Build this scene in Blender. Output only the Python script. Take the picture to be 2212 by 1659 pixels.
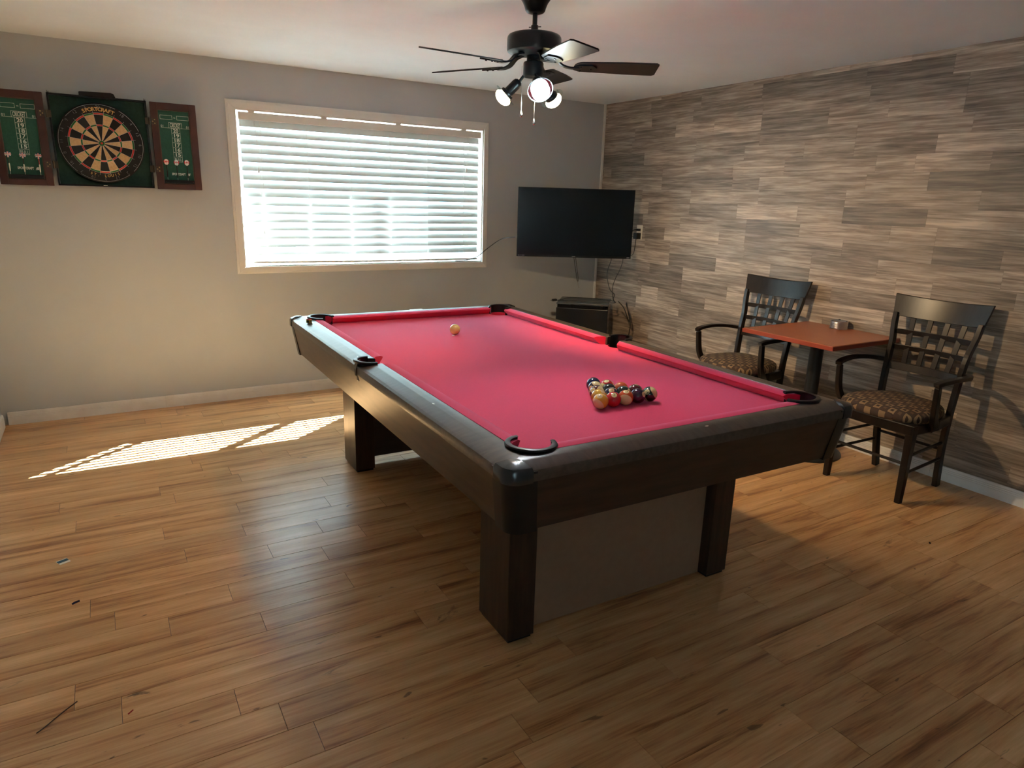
import bpy, bmesh, math, random
from mathutils import Matrix, Vector, Quaternion
random.seed(7)
PI = math.pi
for o in list(bpy.data.objects): bpy.data.objects.remove(o)
SC = bpy.context.scene
COL = SC.collection

# ------------------------------------------------------------------ camera
cam = bpy.data.cameras.new('camera'); cam.sensor_width = 36.0; cam.sensor_fit = 'HORIZONTAL'
cam.lens = 36.0 * 1466.07 / 2212.0; cam.clip_start = 0.05
camo = bpy.data.objects.new('camera', cam); COL.objects.link(camo)
camo.matrix_world = (Matrix.Translation((-4.0369, -5.2017, 1.4863)) @ Matrix.Rotation(-0.5428, 4, 'Z')
                     @ Matrix.Rotation(1.3068, 4, 'X') @ Matrix.Rotation(0.0295, 4, 'Z'))
SC.camera = camo

# ------------------------------------------------------------------ sky, sun, exposure
SC.view_settings.view_transform = 'Standard'; SC.view_settings.look = 'None'
SC.view_settings.gamma = 1.0; SC.view_settings.use_curve_mapping = False
SC.view_settings.exposure = 1.48
W = bpy.data.worlds.new('sky'); SC.world = W; W.use_nodes = True
bg = W.node_tree.nodes['Background']; bg.inputs[0].default_value = (0.55, 0.86, 1.0, 1); bg.inputs[1].default_value = 4.2
sun = bpy.data.lights.new('sun', 'SUN'); sun.energy = 115.0; sun.angle = math.radians(0.3); sun.color = (1, 0.99, 0.97)
suno = bpy.data.objects.new('sun', sun); COL.objects.link(suno)
suno.rotation_mode = 'QUATERNION'; suno.rotation_quaternion = Vector((-1.28, -1.0, -1.4)).to_track_quat('-Z', 'Y')
suno.location = (3, 4, 5)

# ------------------------------------------------------------------ materials
def srgb(r, g, b):
    f = lambda c: (c/255/12.92) if c/255 <= 0.04045 else ((c/255+0.055)/1.055)**2.4
    return (f(r), f(g), f(b), 1)
def mat(name, col, rough=0.5, metal=0.0, spec=0.5, **kw):
    m = bpy.data.materials.new(name); m.use_nodes = True
    b = m.node_tree.nodes['Principled BSDF']
    b.inputs['Base Color'].default_value = col if len(col) == 4 else (*col, 1)
    b.inputs['Roughness'].default_value = rough; b.inputs['Metallic'].default_value = metal
    b.inputs['Specular IOR Level'].default_value = spec
    for k, v in kw.items():
        b.inputs[k.replace('_', ' ')].default_value = v
    return m
class N:
    """tiny node helper"""
    def __init__(s, m): s.t = m.node_tree; s.b = s.t.nodes['Principled BSDF']
    def n(s, typ, **kw):
        x = s.t.nodes.new(typ)
        for k, v in kw.items(): setattr(x, k, v)
        return x
    def l(s, a, b): s.t.links.new(a, b)
    def math(s, op, a, b=None, c=None):
        x = s.n('ShaderNodeMath', operation=op)
        for i, v in enumerate((a, b, c)):
            if v is None: continue
            if hasattr(v, 'links'): s.l(v, x.inputs[i])
            else: x.inputs[i].default_value = v
        return x.outputs[0]
    def vmath(s, op, a, b):
        x = s.n('ShaderNodeVectorMath', operation=op)
        for i, v in enumerate((a, b)):
            if hasattr(v, 'links'): s.l(v, x.inputs[i])
            else: x.inputs[i].default_value = v
        return x.outputs[0]
    def noise(s, vec, scale, detail=5, rough=.55, dist=0):
        x = s.n('ShaderNodeTexNoise'); s.l(vec, x.inputs['Vector']); x.inputs['Scale'].default_value = scale
        x.inputs['Detail'].default_value = detail; x.inputs['Roughness'].default_value = rough; x.inputs['Distortion'].default_value = dist
        return x.outputs['Fac']
    def ramp(s, fac, stops):
        x = s.n('ShaderNodeValToRGB'); s.l(fac, x.inputs[0]); e = x.color_ramp.elements
        while len(e) < len(stops): e.new(.5)
        for i, (p, c) in enumerate(stops): e[i].position = p; e[i].color = c if len(c) == 4 else (*c, 1)
        return x.outputs[0]
    def mix(s, fac, a, b, mode='MIX'):
        x = s.n('ShaderNodeMix', data_type='RGBA', blend_type=mode)
        for i, v in ((0, fac), (6, a), (7, b)):
            if hasattr(v, 'links'): s.l(v, x.inputs[i])
            else: x.inputs[i].default_value = v
        return x.outputs[2]
    def bump(s, h, strength=.2, dist=.002):
        x = s.n('ShaderNodeBump'); x.inputs['Strength'].default_value = strength; x.inputs['Distance'].default_value = dist
        s.l(h, x.inputs['Height']); s.l(x.outputs[0], s.b.inputs['Normal'])
def g3(v): return (v, v, v, 1)

def plank_mat(name, axis, stops, tone_lo, tone_hi, rough, streak, rnd_scale=(31, 17, 11), knots=True, bump=.15):
    """wood print: streaks run along `axis`; the per-plank attribute shifts the pattern and sets the tone"""
    m = mat(name, (.5, .4, .3), rough); s = N(m)
    pos = s.n('ShaderNodeTexCoord').outputs['Object']
    at = s.n('ShaderNodeAttribute', attribute_name='pk').outputs['Color']
    off = s.vmath('MULTIPLY', at, rnd_scale)
    v = s.vmath('ADD', pos, off)
    sc = [streak[1]]*3; sc[axis] = streak[0]
    st = s.noise(s.vmath('MULTIPLY', v, tuple(sc)), 1.0, 6, .6, .6)
    sc2 = [150.0]*3; sc2[axis] = 7.0
    fine = s.noise(s.vmath('MULTIPLY', v, tuple(sc2)), 1.0, 3, .6)
    sc3 = [11.0]*3; sc3[axis] = 2.2
    broad = s.noise(s.vmath('MULTIPLY', v, tuple(sc3)), 1.0, 3, .5, .4)
    f = s.math('ADD', s.math('MULTIPLY', st, .58), s.math('MULTIPLY', fine, .22))
    f = s.math('ADD', f, s.math('MULTIPLY', broad, .26))
    c = s.ramp(f, stops)
    sep = s.n('ShaderNodeSeparateColor'); s.l(at, sep.inputs[0])
    tone = s.n('ShaderNodeMapRange'); s.l(sep.outputs[1], tone.inputs[0])
    tone.inputs['To Min'].default_value = tone_lo; tone.inputs['To Max'].default_value = tone_hi
    cc = s.n('ShaderNodeCombineColor')
    for i in range(3): s.l(tone.outputs[0], cc.inputs[i])
    c = s.mix(1.0, c, cc.outputs[0], 'MULTIPLY')
    if knots:
        sk = [15.0]*3; sk[axis] = 3.2
        k = s.noise(s.vmath('MULTIPLY', v, tuple(sk)), 1.0, 5, .65, 1.6)
        kk = s.ramp(k, [(.0, g3(0)), (.655, g3(0)), (.74, g3(.8))])
        c = s.mix(kk, c, (.075, .035, .014, 1))
        sd = [26.0]*3; sd[axis] = 9.0
        d = s.noise(s.vmath('MULTIPLY', v, tuple(sd)), 1.0, 2, .5, .5)
        dd = s.ramp(d, [(.0, g3(0)), (.73, g3(0)), (.76, g3(.7))])
        c = s.mix(dd, c, (.10, .045, .018, 1))
    s.l(c, s.b.inputs['Base Color']); s.bump(f, bump, .001)
    return m, s
M = {}
M['floor'], _s = plank_mat('laminate floor', 0, [(.31, (.105, .038, .013)), (.41, (.36, .150, .052)), (.50, (.62, .325, .135)), (.68, (.84, .53, .265))], .76, 1.14, .30, (1.1, 17), bump=.05)
M['wallwood'], _s = plank_mat('grey wood panelling', 1, [(.30, (.060, .045, .036)), (.42, (.20, .155, .122)), (.51, (.33, .262, .206)), (.64, (.60, .495, .40))], .26, 1.36, .42, (2.6, 52), knots=False, bump=.25)
_p = _s.noise(_s.n('ShaderNodeTexCoord').outputs['Object'], 9, 3)

def noise_mat(name, c1, c2, scale=(1, 1, 1), rough=.5, bump=0, detail=4, spec=.5, k=1.0, **kw):
    m = mat(name, c1, rough, spec=spec, **kw); s = N(m)
    pos = s.n('ShaderNodeTexCoord').outputs['Object']
    f = s.noise(s.vmath('MULTIPLY', pos, scale), 1.0, detail)
    s.l(s.ramp(f, [(.35, c1), (.65, c2)]), s.b.inputs['Base Color'])
    if bump: s.bump(f, bump, .001)
    return m
M['ceiling'] = noise_mat('painted ceiling', srgb(230, 238, 243), srgb(226, 234, 239), (3, 3, 3), .8)
M['wallpaint'] = noise_mat('grey wall paint', srgb(191, 196, 200), srgb(187, 192, 196), (2, 2, 2), .65)
M['white'] = noise_mat('white trim paint', srgb(230, 230, 226), srgb(226, 225, 220), (4, 4, 4), .35)
M['white_dirty'] = noise_mat('scuffed white baseboard', srgb(236, 236, 234), srgb(228, 226, 222), (9, 9, 9), .35)
M['darkgap'] = mat('dark gap', (.02, .015, .012), .8)
M['rail'] = noise_mat('dark walnut rail laminate', (.052, .036, .027, 1), (.080, .057, .042, 1), (4, 60, 60), .30, .03)
M['rail_end'] = noise_mat('dark walnut end rail laminate', (.052, .036, .027, 1), (.080, .057, .042, 1), (60, 4, 60), .30, .03)
M['apron'] = noise_mat('walnut veneer apron', (.042, .021, .012, 1), (.076, .041, .024, 1), (60, 5, 34), .33, .03, spec=.38)
M['apron_end'] = noise_mat('walnut veneer end apron', (.036, .019, .012, 1), (.062, .034, .021, 1), (5, 60, 34), .36, .03, spec=.38)
M['legwood'] = noise_mat('walnut veneer leg', (.034, .018, .012, 1), (.066, .036, .022, 1), (45, 45, 4), .36, .03, spec=.38)
M['blackplastic'] = mat('black moulded plastic', (.008, .008, .009), .30, spec=.35)
M['capmetal'] = mat('worn glossy black corner cap', (.018, .018, .020), .20, spec=.7)
M['mdf'] = noise_mat('raw fibreboard', srgb(150, 118, 92), srgb(145, 113, 88), (30, 30, 30), .8)
M['mdf_dark'] = noise_mat('dark brown board', (.07, .04, .028, 1), (.09, .055, .038, 1), (6, 40, 40), .6)
cl = noise_mat('red billiard cloth', (.68, .014, .064, 1), (.72, .019, .071, 1), (240, 240, 240), .82, .06, 2, .3)
N(cl).b.inputs['Sheen Weight'].default_value = .6; N(cl).b.inputs['Sheen Roughness'].default_value = .45
N(cl).b.inputs['Sheen Tint'].default_value = (1, .50, .80, 1)
M['cloth'] = cl
M['chairwood'] = noise_mat('espresso chair wood', (.009, .006, .005, 1), (.017, .011, .009, 1), (30, 30, 6), .30, spec=.35)
M['blackmetal'] = mat('matte black metal', (.012, .012, .012), .38)
M['fanblack'] = mat('black fan enamel', (.007, .008, .010), .32, spec=.4)
M['blade'] = noise_mat('black fan blade', (.006, .006, .008, 1), (.011, .010, .012, 1), (20, 20, 20), .45)
M['blade_edge'] = mat('brown blade edge', (.04, .02, .015), .5)
M['chrome'] = mat('chrome', (.75, .75, .76), .18, 1.0)
M['brass'] = mat('aged brass', (.60, .42, .18), .3, 1.0)
M['bronze'] = mat('dark bronze hinge', (.10, .075, .055), .38, .9)
M['bluemetal'] = mat('brushed steel', (.55, .55, .56), .28, 1.0)
M['tabletop'] = noise_mat('orange brown laminate', srgb(160, 92, 62), srgb(168, 98, 66), (5, 5, 5), .33)
M['tableedge'] = mat('red brown edge banding', srgb(150, 66, 46), .35)
M['screen'] = mat('switched-off screen', (.003, .004, .005), .13, spec=.3)
M['bezel'] = mat('black glossy bezel', (.006, .006, .007), .25, spec=.35)
M['fridge'] = mat('black fridge enamel', (.012, .012, .013), .22)
M['fridgetop'] = mat('grey plastic fridge top', (.045, .045, .044), .30)
M['cable'] = mat('black cable', (.010, .010, .010), .45)
M['cablegrey'] = mat('grey cable end', (.30, .28, .26), .5)
M['ivory'] = mat('ivory plastic', srgb(222, 214, 196), .35)
M['print'] = mat('white print', srgb(225, 228, 222), .6)
M['logo'] = mat('pale grey logo', (.45, .45, .46), .4)
M['green'] = noise_mat('green felt board', (.012, .085, .060, 1), (.016, .100, .070, 1), (90, 90, 90), .75)
M['greenback'] = noise_mat('dark green cabinet lining', (.008, .040, .030, 1), (.012, .052, .040, 1), (60, 60, 60), .8)
M['maroonwood'] = noise_mat('dark mahogany door frame', (.045, .014, .010, 1), (.075, .024, .016, 1), (6, 40, 6), .38)
M['innerbead'] = mat('inner bead', (.10, .05, .03), .4)
M['db_black'] = mat('dartboard black sisal', (.012, .012, .014), .85)
M['db_cream'] = noise_mat('dartboard cream sisal', srgb(214, 182, 138), srgb(200, 166, 122), (90, 90, 90), .85)
M['db_red'] = mat('dartboard red sisal', srgb(196, 52, 48), .8)
M['db_green'] = mat('dartboard green sisal', srgb(24, 104, 46), .8)
M['wire'] = mat('steel wire', (.55, .56, .58), .3, .9)
M['gold'] = mat('gold lettering', srgb(214, 168, 96), .5)
M['flag_blue'] = mat('flag blue', srgb(34, 40, 110), .5)
M['flag_red'] = mat('flag red', srgb(214, 24, 40), .5)
M['flag_white'] = mat('flag white', srgb(240, 236, 236), .5)
M['barrel'] = mat('nickel dart barrel', (.75, .73, .62), .3, .6)
M['twig'] = mat('dark twig', (.035, .018, .012), .7)
M['paper'] = mat('white paper', srgb(235, 235, 228), .7)
M['paperblue'] = mat('blue print', srgb(40, 84, 112), .6)
M['ground'] = noise_mat('pale concrete ground', (.50, .46, .42, 1), (.54, .50, .46, 1), (2, 2, 2), .9)
def clear_glass(name, tint, refl):
    m = bpy.data.materials.new(name); m.use_nodes = True; t = m.node_tree; t.nodes.remove(t.nodes['Principled BSDF'])
    a = t.nodes.new('ShaderNodeBsdfTransparent'); a.inputs[0].default_value = (*tint, 1)
    g = t.nodes.new('ShaderNodeBsdfGlossy'); g.inputs['Roughness'].default_value = .02
    x = t.nodes.new('ShaderNodeMixShader'); x.inputs[0].default_value = refl
    t.links.new(a.outputs[0], x.inputs[1]); t.links.new(g.outputs[0], x.inputs[2])
    t.links.new(x.outputs[0], t.nodes['Material Output'].inputs[0]); return m
M['glass'] = clear_glass('window glass', (.88, .95, .98), .04)
M['glass_clear'] = clear_glass('clear fill window glass', (.97, .98, .97), .04)  # untinted pane for the added out-of-view fill window
# blinds: thin white faux wood, some light comes through
m = bpy.data.materials.new('white blind slat'); m.use_nodes = True; t = m.node_tree; b = t.nodes['Principled BSDF']
b.inputs['Base Color'].default_value = (.74, .80, .80, 1); b.inputs['Roughness'].default_value = .4
tr = t.nodes.new('ShaderNodeBsdfTranslucent'); tr.inputs[0].default_value = (.80, .90, .88, 1)
mx = t.nodes.new('ShaderNodeMixShader'); mx.inputs[0].default_value = .05
t.links.new(b.outputs[0], mx.inputs[1]); t.links.new(tr.outputs[0], mx.inputs[2])
t.links.new(mx.outputs[0], t.nodes['Material Output'].inputs[0]); M['slat'] = m
def emis(name, col, st):
    m = bpy.data.materials.new(name); m.use_nodes = True; b = m.node_tree.nodes['Principled BSDF']
    b.inputs['Base Color'].default_value = (.9, .9, .9, 1); b.inputs['Emission Color'].default_value = (*col, 1); b.inputs['Emission Strength'].default_value = st
    return m
M['bulb_warm'] = emis('lit warm bulb', (1, .72, .40), 30)
M['bulb_cool'] = emis('lit cool bulb', (.80, .93, 1.0), 40)
M['ringglass'] = clear_glass('clear glass ring', (.75, .85, .85), .3)

# seat fabric: brown with rows of small squares
m = mat('brown seat fabric with squares', (.05, .03, .02), .85); s = N(m)
pos = s.n('ShaderNodeTexCoord').outputs['Object']
sp = s.n('ShaderNodeSeparateXYZ'); s.l(pos, sp.inputs[0])
u = s.math('MULTIPLY', s.math('ADD', sp.outputs[0], 5.0), 1/.040); v = s.math('MULTIPLY', s.math('ADD', sp.outputs[1], 5.0), 1/.040)
fu = s.math('ABSOLUTE', s.math('SUBTRACT', s.math('FRACT', u), .5)); fv = s.math('ABSOLUTE', s.math('SUBTRACT', s.math('FRACT', v), .5))
mxx = s.math('MAXIMUM', fu, fv)
par = s.math('FRACT', s.math('MULTIPLY', s.math('ADD', s.math('FLOOR', u), s.math('FLOOR', v)), .5))
par = s.math('GREATER_THAN', par, .25)
ring = s.math('MULTIPLY', s.math('LESS_THAN', mxx, .44), s.math('GREATER_THAN', mxx, .20))
base = s.mix(par, (.058, .034, .024, 1), (.036, .021, .016, 1))
c = s.mix(s.math('MULTIPLY', ring, par), base, (.24, .155, .082, 1))
inner = s.math('MULTIPLY', s.math('LESS_THAN', mxx, .20), s.math('SUBTRACT', 1.0, par))
c = s.mix(inner, c, (.11, .068, .042, 1))
s.l(c, s.b.inputs['Base Color']); s.bump(s.noise(pos, 500, 2), .3, .001); M['fabric'] = m

# ------------------------------------------------------------------ mesh helpers
def T3(x, y, z): return Matrix.Translation((x, y, z))
def box(bm, x0, x1, y0, y1, z0, z1, mi=0, mtx=None):
    v = [bm.verts.new(p) for p in ((x0,y0,z0),(x1,y0,z0),(x1,y1,z0),(x0,y1,z0),(x0,y0,z1),(x1,y0,z1),(x1,y1,z1),(x0,y1,z1))]
    if mtx: 
        for q in v: q.co = mtx @ q.co
    for f in ((0,3,2,1),(4,5,6,7),(0,1,5,4),(1,2,6,5),(2,3,7,6),(3,0,4,7)):
        bm.faces.new([v[i] for i in f]).material_index = mi
    return v
def loft(bm, rings, closed=True, caps=True, mi=0, loop=False):
    """rings: list of lists of points"""
    R = [[bm.verts.new(p) for p in r] for r in rings]; n = len(R[0])
    L = len(R)
    for i in range(L if loop else L-1):
        A, B = R[i], R[(i+1) % L]
        for j in range(n if closed else n-1):
            k = (j+1) % n
            bm.faces.new((A[j], A[k], B[k], B[j])).material_index = mi
    if caps and not loop and closed:
        bm.faces.new(list(reversed(R[0]))).material_index = mi; bm.faces.new(R[-1]).material_index = mi
    return R
def smooth_path(pts, n=8):
    P = [Vector(p) for p in pts]
    if len(P) < 3: return P
    out = []
    for i in range(len(P)-1):
        p0 = P[max(i-1, 0)]; p1 = P[i]; p2 = P[i+1]; p3 = P[min(i+2, len(P)-1)]
        for k in range(n):
            t = k/n
            out.append(.5*((2*p1)+(-p0+p2)*t+(2*p0-5*p1+4*p2-p3)*t*t+(-p0+3*p1-3*p2+p3)*t**3))
    out.append(P[-1]); return out
def tube(bm, pts, r, seg=8, smooth=0, mi=0, caps=True):
    P = smooth_path(pts, smooth) if smooth else [Vector(p) for p in pts]
    rs = r if isinstance(r, (list, tuple)) else [r]*len(P)
    if len(rs) != len(P): rs = [rs[0]+(rs[-1]-rs[0])*i/(len(P)-1) for i in range(len(P))]
    rings = []; up = None
    for i, p in enumerate(P):
        d = (P[min(i+1, len(P)-1)]-P[max(i-1, 0)])
        if d.length < 1e-9: d = Vector((0, 0, 1))
        d.normalize()
        if up is None:
            up = d.orthogonal().normalized()
        up = (up - d*up.dot(d)); up.normalize(); sd = d.cross(up)
        rings.append([p+(up*math.cos(a)+sd*math.sin(a))*rs[i] for a in [2*PI*k/seg for k in range(seg)]])
    loft(bm, rings, caps=caps, mi=mi)
def beam(bm, pts, w, h, upv=(0, 0, 1), smooth=0, mi=0):
    """rectangular section w (sideways) by h (along up) swept through pts"""
    P = smooth_path(pts, smooth) if smooth else [Vector(p) for p in pts]
    up0 = Vector(upv); n = len(P); rings = []
    for i, p in enumerate(P):
        d = (P[min(i+1, n-1)]-P[max(i-1, 0)]).normalized()
        sd = d.cross(up0).normalized(); u = sd.cross(d).normalized()
        ww = w[0]+(w[1]-w[0])*i/(n-1) if isinstance(w, tuple) else w
        hh = h[0]+(h[1]-h[0])*i/(n-1) if isinstance(h, tuple) else h
        rings.append([p+sd*a*ww/2+u*b*hh/2 for a, b in ((-1,-1),(1,-1),(1,1),(-1,1))])
    loft(bm, rings, mi=mi)
def lathe(bm, prof, seg=32, mtx=None, mi=0, caps=True):
    rings = [[Vector((r*math.cos(2*PI*k/seg), r*math.sin(2*PI*k/seg), z)) for k in range(seg)] for r, z in prof]
    if mtx: rings = [[mtx @ p for p in r] for r in rings]
    loft(bm, rings, caps=caps, mi=mi)
def prism(bm, outline, z0, z1, mtx=None, mi=0):
    a = [Vector((x, y, z0)) for x, y in outline]; b = [Vector((x, y, z1)) for x, y in outline]
    if mtx: a = [mtx @ p for p in a]; b = [mtx @ p for p in b]
    loft(bm, [a, b], mi=mi)
def frame_to(p, d, up=(0, 0, 1)):
    """matrix with z axis along d at p"""
    q = Vector(d).normalized().to_track_quat('Z', 'Y'); return Matrix.Translation(p) @ q.to_matrix().to_4x4()
def B(): return bmesh.new()
def obj(name, bm, mats, parent=None, smooth=False, bevel=0, seg=2, label=None, loc=None):
    bmesh.ops.recalc_face_normals(bm, faces=bm.faces)
    me = bpy.data.meshes.new(name); bm.to_mesh(me); bm.free()
    for x in (mats if isinstance(mats, (list, tuple)) else [mats]): me.materials.append(M[x] if isinstance(x, str) else x)
    o = bpy.data.objects.new(name, me); COL.objects.link(o)
    if parent: o.parent = parent
    if loc: o.location = loc
    if smooth:
        for p in me.polygons: p.use_smooth = True
        try: me.set_sharp_from_angle(angle=math.radians(38))
        except Exception: pass
    if bevel:
        b = o.modifiers.new('bevel', 'BEVEL'); b.width = bevel; b.segments = seg; b.limit_method = 'ANGLE'; b.angle_limit = math.radians(35)
    if label: o['label'] = label
    return o
def tag(o, label, cat, group=None):
    o['label'] = label; o['category'] = cat
    if group: o['group'] = group
    return o
def thing(name, label, cat, loc=(0, 0, 0), rz=0, group=None):
    o = bpy.data.objects.new(name, None); COL.objects.link(o); o.empty_display_size = .05
    o.location = loc; o.rotation_euler = (0, 0, rz); return tag(o, label, cat, group)
def struct(name, bm, mats, **kw):
    o = obj(name, bm, mats, **kw)
    if not kw.get('parent'): o['kind'] = 'structure'
    return o
def copy_tree(o, parent=None):
    c = o.copy(); COL.objects.link(c)
    if parent: c.parent = parent
    for ch in list(o.children): copy_tree(ch, c)
    return c
def cut(o, cutters):
    """subtract solid bmesh cutters from o, result baked into its mesh"""
    for bmc in cutters:
        bmesh.ops.recalc_face_normals(bmc, faces=bmc.faces)
        me = bpy.data.meshes.new('cut'); bmc.to_mesh(me); bmc.free()
        c = bpy.data.objects.new('cut', me); COL.objects.link(c); c.parent = o.parent
        md = o.modifiers.new('b', 'BOOLEAN'); md.object = c; md.operation = 'DIFFERENCE'; md.solver = 'EXACT'
        dg = bpy.context.evaluated_depsgraph_get(); dg.update()
        nm = bpy.data.meshes.new_from_object(o.evaluated_get(dg))
        o.modifiers.clear(); old = o.data; o.data = nm; bpy.data.meshes.remove(old); bpy.data.objects.remove(c)
def text_bm(s, size, mtx, depth=.0006, bm=None, fit=None, align='CENTER', bold=0.0):
    cu = bpy.data.curves.new('t', 'FONT'); cu.body = s; cu.size = size; cu.extrude = depth; cu.align_x = align; cu.align_y = 'CENTER'
    cu.offset = bold; cu.resolution_u = 3
    o = bpy.data.objects.new('t', cu); COL.objects.link(o)
    dg = bpy.context.evaluated_depsgraph_get(); dg.update()
    me = bpy.data.meshes.new_from_object(o.evaluated_get(dg))
    bpy.data.objects.remove(o); bpy.data.curves.remove(cu)
    xs = [v.co.x for v in me.vertices]
    if not xs: return bm or B()
    if fit:
        w = max(xs)-min(xs); mtx = mtx @ Matrix.Diagonal((fit/w, 1, 1, 1))
    me.transform(mtx); bm = bm or B(); bm.from_mesh(me); bpy.data.meshes.remove(me); return bm

# ------------------------------------------------------------------ room
CH = 2.34; XL = -4.70; YF = -6.9
def plank_surface(name, rows, matname, to3, gap, thick, backing):
    """rows: [(v0,v1,[(u0,u1,tone)...])] -> one mesh of boards over a dark backing"""
    bm = B(); lay = bm.loops.layers.float_color.new('pk')
    for v0, v1, segs in rows:
        for u0, u1, tone in segs:
            col = (random.random(), tone, random.random(), 1)
            g = gap
            P = [(u0+g, v0+g), (u1-g, v0+g), (u1-g, v1-g), (u0+g, v1-g)]
            top = [bm.verts.new(to3(a, b_, thick)) for a, b_ in P]
            bot = [bm.verts.new(to3(a, b_, 0)) for a, b_ in ((u0+g*.4, v0+g*.4), (u1-g*.4, v0+g*.4), (u1-g*.4, v1-g*.4), (u0+g*.4, v1-g*.4))]
            fs = [bm.faces.new(top)]+[bm.faces.new((top[i], top[(i+1) % 4], bot[(i+1) % 4], bot[i])) for i in range(4)]
            for f in fs:
                for l in f.loops: l[lay] = col
    vs = [bm.verts.new(p) for p in backing]; f = bm.faces.new(vs); f.material_index = 1
    for l in f.loops: l[lay] = (0, 0, 0, 1)
    me = bpy.data.meshes.new(name); bm.to_mesh(me); bm.free(); me.materials.append(M[matname]); me.materials.append(M['darkgap'])
    o = bpy.data.objects.new(name, me); COL.objects.link(o); o['kind'] = 'structure'; return o
def fill(a, b, joints, lo, hi, t0=None):
    """segments covering a..b, breaking at the given joints, subdividing long stretches"""
    ks = sorted([(x, t) for x, t in joints if a < x < b]); segs = []
    edges = [(a, None)]+ks+[(b, None)]
    for (x0, t), (x1, _) in zip(edges[:-1], edges[1:]):
        x = x0; tt = t
        while x1-x > hi:
            n = x+random.uniform(lo, hi)
            if x1-n < lo*.6: n = x1-lo*.6
            segs.append((x, n, tt if tt is not None else random.uniform(.2, .75))); x = n; tt = None
        segs.append((x, x1, tt if tt is not None else random.uniform(.2, .75)))
    return segs
# floor boards run along x
FJ = {-2.996: [(-3.682, .5)], -3.381: [(-3.833, .6)], -2.87: [(-3.975, .35), (-4.6, .6)], -2.23: [(-3.617, .7)], -2.482: [(-3.554, .65)], -2.357: [(-3.872, .45)],
      -2.112: [(-3.936, .6)], -3.127: [(-4.254, .65)], -2.74: [(-4.14, .7)], -4.05: [(-2.204, .75), (-3.2, .4)], -3.92: [(-2.571, .2)], -4.31: [(-2.048, .3)],
      -4.454: [(-1.78, .7)], -4.13: [(-2.87, .35)], -4.2: [(-1.637, .4)], -4.04: [(-.95, .4)], -3.81: [(-1.487, .5)]}
rows = []; pitch = .1262; y = -2.996-pitch*31
while y < 0:
    js = []
    for k, l in FJ.items():
        if abs((y+.0)-k) < pitch*.5: js += l
    rows.append((y, min(y+pitch, 0), fill(XL, 0, js, .35, 1.25))); y += pitch
rows = [(max(a, YF), b, c) for a, b, c in rows if b > YF]
floor = plank_surface('floor', rows, 'floor', lambda a, b_, t: (a, b_, t-.0018), .0011, .0018, [(XL, YF, -.0017), (0, YF, -.0017), (0, 0, -.0017), (XL, 0, -.0017)])
# wood panelling on the right wall, joints (y, tone)
WJ = {5: [(-.58,.4)], 6: [(-.06,.3),(-.6,.7)], 7: [(-.02,.45),(-.87,.35),(-1.41,.7)], 8: [(-.01,.25),(-1.14,.4),(-1.62,.7)],
 9: [(-.01,.4),(-1.14,.65),(-1.8,.5),(-2.48,.35)], 10: [(-.51,.65),(-.97,.3),(-1.48,.75),(-2.3,.65),(-3.1,.5)],
 11: [(-.66,.45),(-.97,.55),(-1.74,.45),(-2.3,.4),(-2.76,.6)], 12: [(-.65,.35),(-.89,.75),(-1.73,.45),(-2.51,.35),(-3.07,.22)],
 13: [(-.61,.5),(-1.06,.5),(-1.73,.3),(-2.18,.55),(-3.07,.45)], 14: [(-.67,.45),(-1.15,.35),(-1.63,.75),(-2.48,.2),(-3.0,.65)],
 15: [(-.58,.5),(-1.15,.6),(-1.81,.45),(-2.48,.55),(-3.26,.3)], 16: [(-.02,.55),(-.81,.35),(-1.8,.5),(-2.6,.45)],
 17: [(-.03,.45),(-.14,.35),(-.81,.45),(-1.55,.62),(-2.88,.65)], 18: [(-.02,.2),(-.57,.55),(-1.15,.38),(-1.64,.5),(-2.49,.4),(-2.98,.7)],
 19: [(-.02,.5),(-.4,.45),(-1.16,.5),(-1.76,.42),(-2.49,.5),(-3.15,.45)], 20: [(-.02,.45),(-.43,.4),(-.92,.72),(-1.76,.2),(-2.28,.58),(-3.09,.4)],
 21: [(-1.1,.42),(-1.76,.45),(-2.54,.25),(-3.09,.3)], 22: [(-.04,.42),(-.61,.35),(-1.17,.42),(-2.5,.2),(-3.0,.6)], 23: [(-.02,.6),(-.95,.35),(-1.9,.65)]}
rows = []
for k in range(24):
    js = [(-y_, t_) for y_, t_ in WJ.get(k, [])]        # d = distance from the corner
    z0 = .0013+k*.1003; rows.append((z0, min(z0+.1003, CH), fill(0, -YF, js, .35, .8)))
wall_r = plank_surface('wall_right', rows, 'wallwood', lambda a, b_, t: (-t, -a, b_), .0003, .003, [(.001, 0, -.06), (.001, YF, -.06), (.001, YF, CH), (.001, 0, CH)])
bm = B(); box(bm, XL-.12, .15, YF-.12, .15, CH, CH+.1); struct('ceiling', bm, 'ceiling')
# back wall with the window opening
WX0, WX1, WZ0, WZ1 = -3.160, -1.242, .972, 2.036; WT = .39
bm = B()
box(bm, XL-.02, WX0, 0, WT, -.06, CH); box(bm, WX1, .15, 0, WT, -.06, CH)
box(bm, WX0, WX1, 0, WT, -.06, WZ0); box(bm, WX0, WX1, 0, WT, WZ1, CH)
struct('wall_back', bm, 'wallpaint')
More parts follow.
